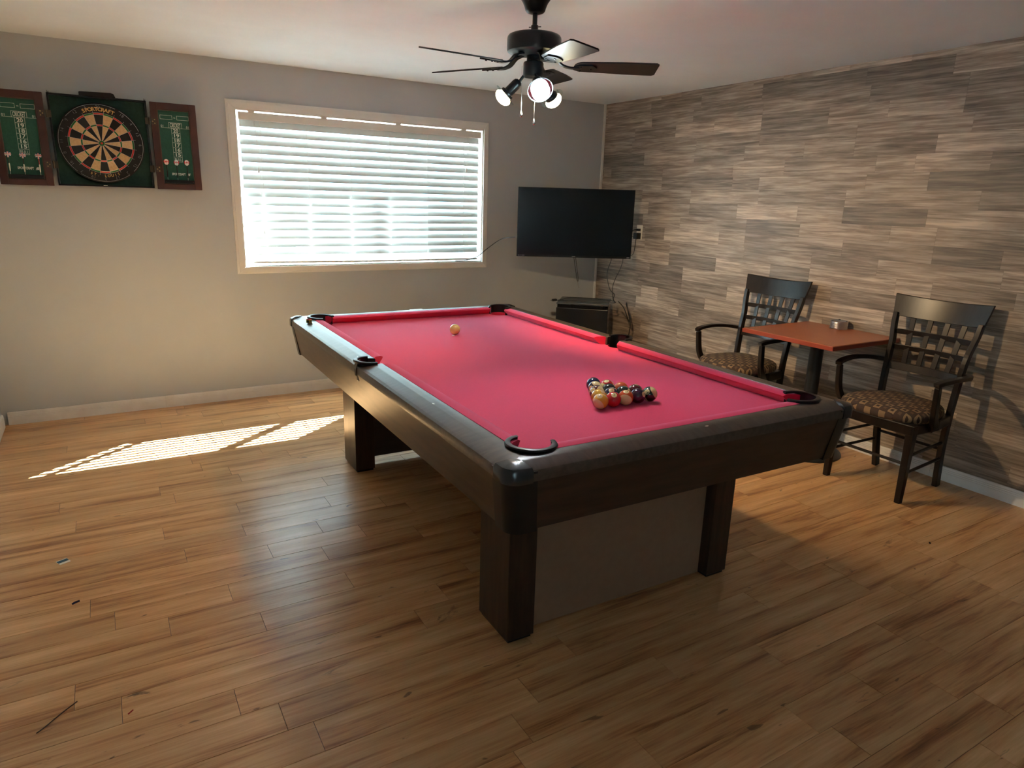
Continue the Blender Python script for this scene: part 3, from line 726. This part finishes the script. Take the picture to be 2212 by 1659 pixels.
def cable(name, pts, r, label, m_='cable', sm=7):
    bm = B(); tube(bm, pts, r, 7, sm); o = obj(name, bm, m_, smooth=True); return tag(o, label, 'cable')
c1 = cable('antenna_cable', [(-1.03, -.20, 1.19), (-1.075, -.10, 1.175), (-1.10, -.036, 1.150), (-1.16, -.030, 1.112), (-1.215, -.030, 1.076), (-1.26, -.028, 1.042), (-1.31, -.024, 1.012), (-1.39, -.020, .990), (-1.45, -.012, .984), (-1.49, .004, .984)], .0032, 'thin black cable running from the television down to the window corner')
cable('hdmi_cable', [(-.632, -.50, 1.09), (-.634, -.508, 1.03), (-.630, -.529, .95), (-.612, -.537, .853), (-.603, -.54, .853), (-.612, -.53, .94), (-.618, -.51, 1.03), (-.62, -.50, 1.09)], .0026, 'folded black cable loop hanging below the middle of the television')
cable('cable_tail', [(-.609, -.5385, .852), (-.604, -.541, .82), (-.596, -.545, .784)], .0025, 'short grey cable end dangling under the folded loop', 'cablegrey')
cable('power_cable', [(-.365, -.64, 1.10), (-.365, -.668, 1.034), (-.388, -.660, .95), (-.389, -.659, .88), (-.362, -.673, .78), (-.30, -.66, .735), (-.26, -.60, .68), (-.25, -.62, .655), (-.30, -.56, .653), (-.44, -.42, .652), (-.60, -.335, .653), (-.68, -.325, .656)], .0032, 'black power cord falling from the television and lying across the fridge')
cable('signal_cord', [(-.285, -.70, 1.10), (-.279, -.716, 1.033), (-.30, -.71, .95), (-.326, -.695, .88), (-.344, -.683, .80), (-.338, -.687, .72), (-.26, -.62, .66), (-.20, -.50, .653), (-.29, -.30, .653), (-.45, -.21, .653), (-.56, -.27, .653), (-.665, -.322, .656)], .0028, 'thin black cord hanging under the right end of the television')
cable('coiled_cord', [(-.20, -.60, .66), (-.22, -.70, .62), (-.20, -.735, .54), (-.16, -.72, .50), (-.14, -.68, .56), (-.16, -.66, .64), (-.19, -.70, .66), (-.21, -.745, .60), (-.17, -.74, .50), (-.12, -.68, .40), (-.10, -.62, .2)], .004, 'black cord coiled down beside the fridge and panelled wall')
bm = B(); beam(bm, [(-.665, -.322, .660), (-.705, -.315, .658)], .024, .018); box(bm, -.722, -.704, -.320, -.318, .655, .658); box(bm, -.722, -.704, -.310, -.308, .655, .658)
tag(obj('power_plug', bm, 'cable', bevel=.003), 'black plug lying on the left edge of the fridge top', 'plug')

# fridge
FR = thing('mini_fridge', 'small black fridge standing diagonally in the far right corner', 'fridge', (-.392, -.365, 0), -.735)
bm = B(); box(bm, -.222, .222, -.165, .20, .012, .630); obj('body', bm, 'fridge', FR, bevel=.006)
bm = B(); box(bm, -.225, .225, -.202, .202, .630, .646); obj('top_panel', bm, 'fridgetop', FR, bevel=.004)
bm = B(); box(bm, -.224, .224, -.212, -.168, .03, .604); dr = obj('door', bm, 'fridge', FR, bevel=.006)
bm = B(); box(bm, -.2, .2, -.205, -.185, .608, .628); obj('hinge_strip', bm, 'bezel', FR)
for x in (-.085, .17):
    bm = B(); box(bm, x-.014, x+.014, -.212, -.190, .606, .634); obj('door_catch', bm, 'chrome' if False else 'bezel', FR, bevel=.003)
bm = B()
for x in (-.19, .19):
    for y_ in (-.13, .17): lathe(bm, [(.018, 0), (.018, .014)], 12, T3(x, y_, 0))
obj('foot', bm, 'blackplastic', FR)

# wall outlet with two plugs
OU = thing('wall_outlet', 'cream wall outlet on the wood panelling just right of the television', 'outlet', (-.003, -.585, 1.252))
bm = B(); box(bm, -.006, 0, -.036, .036, -.060, .060); obj('cover_plate', bm, 'ivory', OU, bevel=.002)
for z in (.02, -.02):
    bm = B(); box(bm, -.008, -.006, -.017, .017, z-.014, z+.014); obj('socket', bm, 'ivory', OU)
bm = B(); box(bm, -.034, -.011, -.604, -.572, 1.262, 1.282); tube(bm, [(-.034, -.588, 1.272), (-.07, -.575, 1.268), (-.12, -.60, 1.25), (-.22, -.66, 1.26)], .004, 7, 5)
tag(obj('television_plug', bm, 'cable', bevel=.002), 'small black plug in the upper socket beside the television', 'plug')
bm = B(); box(bm, -.055, -.011, -.610, -.562, 1.195, 1.246); tube(bm, [(-.04, -.585, 1.197), (-.05, -.59, 1.13), (-.09, -.62, 1.07), (-.18, -.68, 1.06)], .003, 7, 5)
tag(obj('power_adapter', bm, 'cable', bevel=.004), 'bulky black power adapter in the lower socket beside the television', 'plug')

# ------------------------------------------------------------------ bistro table and chairs
BT = thing('bistro_table', 'square orange-brown bistro table on black pedestal against the panelled wall', 'table', (-.325, -2.660, 0))
bm = B(); box(bm, -.316, .316, -.311, .311, .738, .762); obj('tabletop', bm, 'tabletop', BT, bevel=.004)
bm = B()
for a, b_, c, d in ((-.320, .320, -.315, -.3112), (-.320, .320, .3112, .315), (-.320, -.3162, -.3112, .3112), (.3162, .320, -.3112, .3112)): box(bm, a, b_, c, d, .735, .7595)
obj('edge_band', bm, 'tableedge', BT, bevel=.0015)
bm = B(); lathe(bm, [(.12, .738), (.12, .732), (.042, .725), (.040, .70), (.040, .06), (.045, .045), (.05, .035)], 32); obj('column', bm, 'blackmetal', BT, smooth=True)
bm = B(); lathe(bm, [(.05, .038), (.12, .030), (.20, .018), (.225, .010), (.228, 0), (.001, 0)], 40); obj('base', bm, 'blackmetal', BT, smooth=True)
TN = thing('metal_ashtray', 'round ribbed silver ashtray at the wall side of the bistro table', 'ashtray', (-.068, -2.612, .762))
bm = B(); pr = [(.040, 0), (.052, 0), (.0535, .003)]
for k in range(6): pr += [(.0505, .006+k*.006), (.0520, .009+k*.006)]
pr += [(.0505, .043), (.053, .046), (.053, .050), (.049, .0505), (.046, .047), (.045, .020), (.02, .014), (.001, .014)]
lathe(bm, pr, 48); obj('bowl', bm, 'bluemetal', TN, smooth=True)
bm = B()
for q in (.6, 2.7, 4.8): box(bm, .044, .050, -.006, .006, .0475, .0525, mtx=Matrix.Rotation(q, 4, 'Z'))
obj('cigarette_rest', bm, 'blackmetal', TN)

def make_chair(loc, label):
    ch = thing('dining_chair', label, 'chair', loc, 0, 'lattice back armchairs by the panelled wall')
    w = 'chairwood'
    for sy in (-1, 1):
        bm = B(); beam(bm, [(-.216, sy*.212, 0), (-.210, sy*.212, .43)], (.030, .042), (.030, .042), upv=(1, 0, 0)); obj('leg', bm, w, ch, bevel=.003)
        bm = B(); beam(bm, [(.212, sy*.178, 0), (.178, sy*.186, .22), (.168, sy*.196, .44), (.190, sy*.203, .66), (.211, sy*.208, .76), (.230, sy*.224, .86), (.243, sy*.229, .925)], (.028, .026), (.040, .030), upv=(1, 0, 0), smooth=5); obj('leg', bm, w, ch, bevel=.003)
        # arm: front upright, and a bowed rest running back past the outside of the post
        bm = B()
        beam(bm, [(-.060, sy*.236, .395), (-.100, sy*.256, .43), (-.140, sy*.268, .50), (-.158, sy*.272, .64)], (.030, .026), (.044, .030), upv=(1, 0, 0), smooth=5)
        beam(bm, [(-.178, sy*.270, .650), (-.13, sy*.279, .662), (-.02, sy*.290, .668), (.08, sy*.284, .664), (.155, sy*.262, .657), (.196, sy*.222, .652)], (.036, .030), (.022, .022), smooth=6)
        obj('armrest', bm, w, ch, bevel=.004)
        for z in (.165, .26):
            bm = B(); tube(bm, [(-.205, sy*.214, z), (.183, sy*.187, z+.01)], .0085, 8); obj('stretcher', bm, w, ch, smooth=True)
    for x, yy, z in ((-.208, .212, .215), (.180, .186, .225)):
        bm = B(); tube(bm, [(x, -yy, z), (x, yy, z)], .0085, 8); obj('stretcher', bm, w, ch, smooth=True)
    bm = B(); out = [(-.232, -.225), (-.240, 0), (-.232, .225), (0, .236), (.175, .205), (.175, -.205), (0, -.236)]
    prism(bm, out, .375, .432); obj('seat_frame', bm, w, ch, bevel=.006)
    # cushion
    bm = B(); n = 40; rings = []
    def edge(a):
        c_, s_ = math.cos(a), math.sin(a); k = 2.9
        r = (abs(c_)**k+abs(s_)**k)**(-1/k)
        x = -.025+.222*r*c_; yv = (.252-.05*(x+.2)/.4)*r*s_
        return x, yv
    for sc, z in ((.97, .430), (1.0, .440), (1.01, .455), (.99, .470), (.93, .482), (.80, .491), (.55, .498), (.25, .501), (.02, .502)):
        rings.append([((edge(2*PI*k/n)[0]+.025)*sc-.025, edge(2*PI*k/n)[1]*sc, z) for k in range(n)])
    loft(bm, rings); obj('seat', bm, 'fabric', ch, smooth=True, label='brown fabric seat with a pattern of small squares')
    # top rail, curved towards the sitter's back
    def bx(yv, z):   # back surface x at height z and half-width position
        return .185+(z-.63)*.235+.040*(1-(yv/.25)**2)*1.0-.012
    bm = B(); rings = []
    for k in range(17):
        t_ = k/16*2-1; ht = (.90+.008*t_*t_, 1.016+.014*t_*t_); y0, y1 = .243*t_, .262*t_
        rings.append([(bx(y0, ht[0])-.009, y0, ht[0]), (bx(y0, ht[0])+.011, y0, ht[0]), (bx(y1*.95, ht[1])+.009, y1, ht[1]), (bx(y1*.95, ht[1])-.007, y1, ht[1])])
    loft(bm, rings); obj('top_rail', bm, w, ch, smooth=True, bevel=.003)
    bm = B(); rings = []
    for k in range(13):
        t_ = k/12*2-1; yv = .205*t_; rings.append([(bx(yv, .61)-.009, yv, .605), (bx(yv, .61)+.009, yv, .605), (bx(yv, .65)+.008, yv, .648), (bx(yv, .65)-.008, yv, .648)])
    loft(bm, rings); obj('lower_rail', bm, w, ch, smooth=True, bevel=.002)
    bm = B()
    for t_ in (-.58, -.195, .195, .58):
        beam(bm, [(bx(.205*t_, .64), .205*t_, .64), (bx(.22*t_, .77), .222*t_, .77), (bx(.235*t_, .905), .240*t_, .905)], .029, .008, upv=(1, 0, 0), smooth=4)
    for z, hw in ((.733, .213), (.820, .224)):
        beam(bm, [(bx(hw*q, z), hw*q, z) for q in (-1, -.66, -.33, 0, .33, .66, 1)], .009, .029)
    obj('back_lattice', bm, w, ch, bevel=.0015)
    return ch
chairB = make_chair((-.342, -3.210, 0), 'dark wooden lattice-back armchair on the camera side of the bistro table, in full view')
chairA = copy_tree(chairB); chairA.location = (-.342, -2.122, 0); chairA['label'] = 'dark wooden lattice-back armchair behind the pool table, on the fridge side of the bistro table'

# ------------------------------------------------------------------ dartboard cabinet
DX, DZ = -3.962, 1.756
DC = thing('dartboard_cabinet', 'open dartboard cabinet with green lining and two dark wood doors on the grey wall', 'dartboard cabinet', (-3.957, -.002, 1.497))
def do(name, bm, m_, parent=None, **kw):
    o = obj(name, bm, m_, parent or DC, **kw); o.data.transform(Matrix.Translation((3.957, 0, -1.497))); return o
x0, x1, z0, z1 = -4.218, -3.694, 1.497, 2.026
bm = B(); box(bm, x0, x1, -.012, 0, z0, z1); box(bm, x0+.008, x1-.008, -.030, -.012, z0+.008, z1-.008); do('back_panel', bm, 'greenback')
bm = B(); box(bm, x0, x0+.010, -.068, 0, z0, z1); box(bm, x1-.010, x1, -.068, 0, z0, z1); box(bm, x0, x1, -.068, 0, z1-.010, z1); box(bm, x0, x1, -.068, 0, z0, z0+.010); do('case', bm, 'blackplastic')
bm = B(); prism(bm, [(-4.052, 2.022), (-4.052, 2.044), (-4.046, 2.047), (-3.99, 2.048), (-3.885, 2.052), (-3.868, 2.046), (-3.860, 2.026), (-3.860, 2.022)], .002, .085, T3(0, 0, 0) @ Matrix.Rotation(PI/2, 4, 'X')); do('top_light', bm, 'blackplastic', bevel=.002)
bm = B()
for x in (x0+.004, x1-.012): box(bm, x, x+.002, -.066, -.05, z1, z1+.012); box(bm, x+.007, x+.009, -.066, -.05, z1, z1+.009); box(bm, x, x+.009, -.066, -.05, z1+.001, z1+.003)
do('magnet_catch', bm, 'blackplastic')
bm = B(); box(bm, -3.980, -3.958, -.0690, -.0675, 1.5020, 1.5065)
do('maker_tag', bm, 'print')
def door(xa, xb, side, n):
    """side: which edge carries the hinge (+1: right edge)"""
    bm = B(); yf, yb = -.072, -.050; fw = .040
    box(bm, xa, xa+fw, yf, yb, z0-.004, z1-.002); box(bm, xb-fw, xb, yf, yb, z0-.004, z1-.002)
    box(bm, xa+fw, xb-fw, yf, yb, z1-.044, z1-.002); box(bm, xa+fw, xb-fw, yf, yb, z0-.004, z0+.030)
    d = do('door', bm, 'maroonwood', bevel=.0015, label='dark mahogany framed cabinet door')
    bm = B(); box(bm, xa+fw, xb-fw, -.060, yb, z0+.03, z1-.044); do('scoreboard', bm, 'green', parent=d)
    bm = B(); bw = .004
    a, b_, c, e = xa+fw, xb-fw, z0+.03, z1-.044
    box(bm, a, a+bw, -.068, -.06, c, e); box(bm, b_-bw, b_, -.068, -.06, c, e); box(bm, a, b_, -.068, -.06, e-bw, e); box(bm, a, b_, -.068, -.06, c, c+bw); do('inner_bead', bm, 'innerbead', parent=d)
    bm = B(); box(bm, a+.004, b_-.004, -.080, -.060, c+.004, c+.026); do('dart_holder', bm, 'blackplastic', parent=d, bevel=.002)
    bm = B()
    for x in (a+.012, b_-.012): lathe(bm, [(.0025, 0), (.0025, .0015), (.0005, .002)], 10, T3(x, -.080, c+.015) @ Matrix.Rotation(PI/2, 4, 'X'))
    do('screw', bm, 'bronze', parent=d)
    # printing
    gm = B(); bm = B(); Y = -.0603; W_ = xb-xa; H_ = z1-z0
    X = lambda s_: xa+s_*W_
    Z = lambda t_: z1-t_*H_
    def frame(s0, s1, t0, t1, lw=.0016):
        xs0, xs1, zz0, zz1 = X(s0), X(s1), Z(t1), Z(t0)
        box(gm, xs0, xs1, Y-.0004, Y, zz1-lw, zz1); box(gm, xs0, xs1, Y-.0004, Y, zz0, zz0+lw); box(gm, xs0, xs0+lw, Y-.0004, Y, zz0, zz1); box(gm, xs1-lw, xs1, Y-.0004, Y, zz0, zz1)
    RX = Matrix.Rotation(PI/2, 4, 'X')
    tx_ = lambda s_, S, sx_, tz, fit=None, bold=0.0: do('printed_text', text_bm(S, s_, T3(X(sx_), Y-.0003, Z(tz)) @ RX, .0002, fit=fit, bold=bold), 'print', parent=d)
    frame(.20, .465, .142, .190); frame(.565, .83, .142, .190); tx_(.014, 'vs', .515, .166)
    frame(.375, .665, .222, .288); tx_(.036, 'CRICKET', .52, .256, fit=.062, bold=.0006)
    box(gm, X(.20), X(.375), Y-.0004, Y, Z(.287), Z(.287)+.0014); box(gm, X(.665), X(.84), Y-.0004, Y, Z(.287), Z(.287)+.0014)
    tx_(.020, '01', .235, .268); tx_(.020, '01', .795, .268)
    t0 = .290; dt = .0555
    for i, S in enumerate(['20', '19', '18', '17', '16', '15', 'BULL']):
        frame(.425, .615, t0+i*dt-.002, t0+(i+1)*dt, .0014)
        tx_(.030 if i < 6 else .024, S, .52, t0+(i+.5)*dt, fit=(.030 if i < 6 else .040), bold=.0007 if i < 6 else 0)
    tx_(.020, 'SPORTCRAFT', .50, .825, fit=.080, bold=.0007); 
    do('score_grid', gm, 'print', parent=d, label='white printed score grid'); bm = B()
    prism(bm, [(X(.725)+dx, Z(.825)+dz_) for dx, dz_ in ((-.009, -.001), (-.004, .007), (.012, .008), (.009, .004), (.0, .003), (.010, .001), (.005, -.007), (-.011, -.008), (-.008, -.004), (.001, -.003))], .0602, .0607, RX)
    do('emblem', bm, 'print', parent=d)
    # hinges
    hx = xb if side > 0 else xa
    for hz in (1.907, 1.617):
        bm = B()
        box(bm, hx-side*.030 if side > 0 else hx, hx if side > 0 else hx+.030, -.0745, -.072, hz-.018, hz+.018)
        tube(bm, [(hx+side*.011, -.074, hz-.022), (hx+side*.011, -.074, hz+.022)], .0045, 8)
        a, b_ = sorted((hx+side*.011, hx+side*.034)); box(bm, a, b_, -.074, -.068, hz-.020, hz+.020)
        for k in (-1, 0, 1): lathe(bm, [(.0035, 0), (.0032, .002), (.0005, .003)], 10, T3(hx-side*(.020 if k else .009), -.0745, hz+k*.011) @ Matrix.Rotation(PI/2, 4, 'X'), mi=1)
        do('hinge', bm, ['bronze', 'brass'], smooth=True, label='dark bronze hinge')
    return d
door(-4.504, -4.239, 1, 0); door(-3.676, -3.411, -1, 1)
# dartboard
DB = thing('dartboard', 'round red green black and cream dartboard inside the open cabinet', 'dartboard', (DX, -.0335, DZ))
def bo2(name, bm, m_, **kw): return obj(name, bm, m_, DB, **kw)
ZR = Matrix.Rotation(PI/2, 4, 'X')      # local xy -> world xz, +z -> -y
bm = B(); lathe(bm, [(.001, 0), (.232, 0), (.234, .004), (.234, .028), (.230, .0315), (.001, .0315)], 72, ZR); bo2('board_body', bm, 'db_black', smooth=True)
bm = B(); zf = .0318
def sector(r0, r1, a0, a1, mi, n=3):
    for k in range(n):
        p, q = a0+(a1-a0)*k/n, a0+(a1-a0)*(k+1)/n
        if r0 < 1e-4: vs = [(0, 0), (r1*math.cos(p), r1*math.sin(p)), (r1*math.cos(q), r1*math.sin(q))]
        else: vs = [(r0*math.cos(p), r0*math.sin(p)), (r1*math.cos(p), r1*math.sin(p)), (r1*math.cos(q), r1*math.sin(q)), (r0*math.cos(q), r0*math.sin(q))]
        prism(bm, vs, .0310, zf, ZR, mi)
order = [20, 1, 18, 4, 13, 6, 10, 15, 2, 17, 3, 19, 7, 16, 8, 11, 14, 9, 12, 5]
for i in range(20):
    c_ = PI/2-i*PI/10; a0, a1 = c_-PI/20, c_+PI/20; dark = i % 2 == 0
    sector(.016, .101, a0, a1, 0 if dark else 1); sector(.101, .110, a0, a1, 2 if dark else 3)
    sector(.110, .167, a0, a1, 0 if dark else 1); sector(.167, .177, a0, a1, 2 if dark else 3)
for k in range(20): sector(.0065, .016, k*PI/10, (k+1)*PI/10, 3, 1); sector(0, .0065, k*PI/10, (k+1)*PI/10, 2, 1)
bo2('scoring_face', bm, ['db_black', 'db_cream', 'db_red', 'db_green'], label='cream and black wedges with red and green rings')
bm = B()
def circ(r, z, n=64, w=.0006, a0=0, a1=2*PI):
    pts = [ZR @ Vector((r*math.cos(a0+(a1-a0)*k/n), r*math.sin(a0+(a1-a0)*k/n), z)) for k in range(n+1)]; tube(bm, pts, w, 5, caps=False)
for r in (.016, .101, .110, .167, .177): circ(r, .0325)
for i in range(20):
    a = PI/2-(i+.5)*PI/10; tube(bm, [ZR @ Vector((.016*math.cos(a), .016*math.sin(a), .0325)), ZR @ Vector((.190*math.cos(a), .190*math.sin(a), .0325))], .0006, 5)
bo2('wire_spider', bm, 'wire')
bm = B()
for a0, a1 in ((.38, 1.05), (1.15, 2.45), (2.55, 4.0), (4.1, 5.35), (5.5, 6.6)): circ(.2255, .034, 28, .0011, a0, a1)
for i, nmb in enumerate(order):
    a = PI/2-i*PI/10; rr = .2105
    text_bm(str(nmb), .026, ZR @ T3(rr*math.cos(a), rr*math.sin(a), .0338) @ Matrix.Rotation(a-PI/2, 4, 'Z'), .0004, bm=bm, bold=-.0008)
bo2('number_ring', bm, 'wire', label='wire ring with wire numbers')
bm = B()
def arc_text(S, r, size, mid, span, flip=False):
    for k, chh in enumerate(S):
        if chh == ' ': continue
        t_ = (k-(len(S)-1)/2)/(len(S)-1)*span
        a = mid-t_ if not flip else mid+t_
        text_bm(chh, size, ZR @ T3(r*math.cos(a), r*math.sin(a), .0322) @ Matrix.Rotation(a-PI/2+(PI if flip else 0), 4, 'Z'), .0002, bm=bm, bold=.0008 if not flip else .0002)
arc_text('SPORTCRAFT', .197, .030, PI/2, .80); arc_text('ST. LOUIS', .194, .021, -PI/2, .78, True)
bo2('board_lettering', bm, 'gold', label='gold lettering')

# darts hanging in the doors
def make_dart(x, zt_, kind, label, shaft, barrel_m):
    d = thing('dart', label, 'dart', (x, -.079, zt_), 0, 'flag darts in the cabinet doors')
    RX = Matrix.Rotation(PI/2, 4, 'X')
    bm = B()
    if kind == 'uk':
        ol = [(-.017, -.004), (-.0165, .006), (-.010, .006), (-.010, .013), (-.003, .012), (0, .017), (.003, .012), (.010, .013), (.010, .006), (.0165, .006), (.017, -.004), (.010, -.006), (.008, -.012), (.002, -.019), (-.002, -.019), (-.008, -.012), (-.010, -.006)]
        prism(bm, ol, 0, .0007, RX, 0)
        for q in (.55, -.55, PI-.55, PI+.55): prism(bm, [(.002, -.0022), (.0165, -.0022), (.0165, .0022), (.002, .0022)], .0007, .0010, RX @ Matrix.Rotation(q, 4, 'Z'), 1)
        prism(bm, [(-.004, -.018), (.004, -.018), (.004, .014), (-.004, .014)], .0007, .0012, RX, 1); prism(bm, [(-.0165, -.0035), (.0165, -.0035), (.0165, .0045), (-.0165, .0045)], .0007, .0012, RX, 1)
        prism(bm, [(-.0018, -.018), (.0018, -.018), (.0018, .015), (-.0018, .015)], .0012, .0016, RX, 2); prism(bm, [(-.0165, -.0012), (.0165, -.0012), (.0165, .0022), (-.0165, .0022)], .0012, .0016, RX, 2)
        obj('flight', bm, ['flag_blue', 'flag_white', 'flag_red'], d, label='union flag patterned flight')
    else:
        ol = [(-.0165, .002), (-.014, .010), (-.004, .017), (.004, .017), (.014, .010), (.0165, .002), (.0125, -.010), (.003, -.019), (-.003, -.019), (-.0125, -.010)]
        prism(bm, ol, 0, .0007, RX, 0)
        for sg in (-1, 1): prism(bm, [(sg*.0165, .002), (sg*.014, .010), (sg*.0105, .0125), (sg*.0105, -.0115), (sg*.0125, -.010)], .0007, .0011, RX, 1)
        leaf = [(0, .010), (.002, .006), (.004, .0075), (.0035, .003), (.006, .005), (.0075, .001), (.005, -.002), (.0055, -.0035), (.001, -.003), (.0006, -.008), (-.0006, -.008), (-.001, -.003), (-.0055, -.0035), (-.005, -.002), (-.0075, .001), (-.006, .005), (-.0035, .003), (-.004, .0075), (-.002, .006)]
        prism(bm, leaf, .0007, .0011, RX, 1)
        obj('flight', bm, ['flag_white', 'flag_red'], d, label='maple leaf flag flight')
    bm = B(); box(bm, -.0004, .0004, -.012, .012, -.018, .012); obj('cross_flight', bm, 'flag_white', d)
    bm = B(); tube(bm, [(0, 0, -.016), (0, 0, -.052)], .0024, 8); obj('shaft', bm, shaft, d, smooth=True)
    bm = B(); lathe(bm, [(.0022, 0), (.0034, -.004), (.0036, -.025), (.0034, -.040), (.0015, -.046)], 12, T3(0, 0, -.050)); obj('barrel', bm, barrel_m, d, smooth=True)
    bm = B(); lathe(bm, [(.0010, 0), (.0010, -.018), (.0001, -.026)], 8, T3(0, 0, -.094)); obj('tip', bm, 'wire', d)
    return d
bl_ = 'blackplastic'
make_dart(-4.448, 1.665, 'uk', 'leftmost dart in the left door, union flag flight and black shaft', bl_, 'barrel')
make_dart(-4.377, 1.663, 'uk', 'union flag dart with black shaft in the middle of the left door', bl_, 'barrel')
make_dart(-4.300, 1.664, 'uk', 'union flag dart with a red shaft, nearest the dartboard in the left door', mat('red dart shaft', srgb(170, 30, 30), .4), 'barrel')
make_dart(-3.612, 1.664, 'ca', 'maple leaf dart nearest the dartboard in the right door', bl_, bl_)
make_dart(-3.553, 1.662, 'ca', 'maple leaf dart in the middle of the right door', bl_, bl_)
make_dart(-3.492, 1.664, 'ca', 'rightmost maple leaf dart in the right door', bl_, bl_)

# ------------------------------------------------------------------ litter on the floor
pp = thing('paper_scrap', 'small white and blue paper scrap on the left of the floor', 'paper scrap', (-4.312, -2.127, .0002), .42)
bm = B(); box(bm, -.020, .020, -.020, .020, 0, .001); obj('sheet', bm, 'paper', pp)
bm = B(); box(bm, -.0195, .0195, -.006, .015, .001, .0013); obj('blue_print', bm, 'paperblue', pp)
def litter(name, pts, r, mname, label, cat):
    bm = B(); tube(bm, pts, r, 6, 3); tag(obj(name, bm, mname, smooth=True), label, cat)
litter('lint_tuft', [(-4.272, -2.500, .004), (-4.262, -2.494, .005), (-4.250, -2.488, .004)], .0038, mat('navy lint', (.01, .01, .04), .9), 'dark navy lint tuft on the left of the floor', 'lint')
litter('twig', [(-4.343, -3.176, .002), (-4.325, -3.162, .0025), (-4.285, -3.120, .0025), (-4.247, -3.085, .002)], .0016, 'twig', 'thin dark twig on the floor near the lower left', 'twig')
litter('red_fibre', [(-4.118, -3.215, .002), (-4.105, -3.203, .002)], .0018, mat('red fibre', (.35, .01, .01), .7), 'tiny red fibre on the floor right of the twig', 'fibre')
litter('crumb', [(-.872, -3.76, .003), (-.866, -3.755, .003)], .004, 'twig', 'black crumb on the floor in front of the near chair', 'crumb')
litter('crumb', [(-1.42, -4.66, .003), (-1.414, -4.645, .003)], .0032, 'twig', 'black crumb on the floor at the lower right', 'crumb')
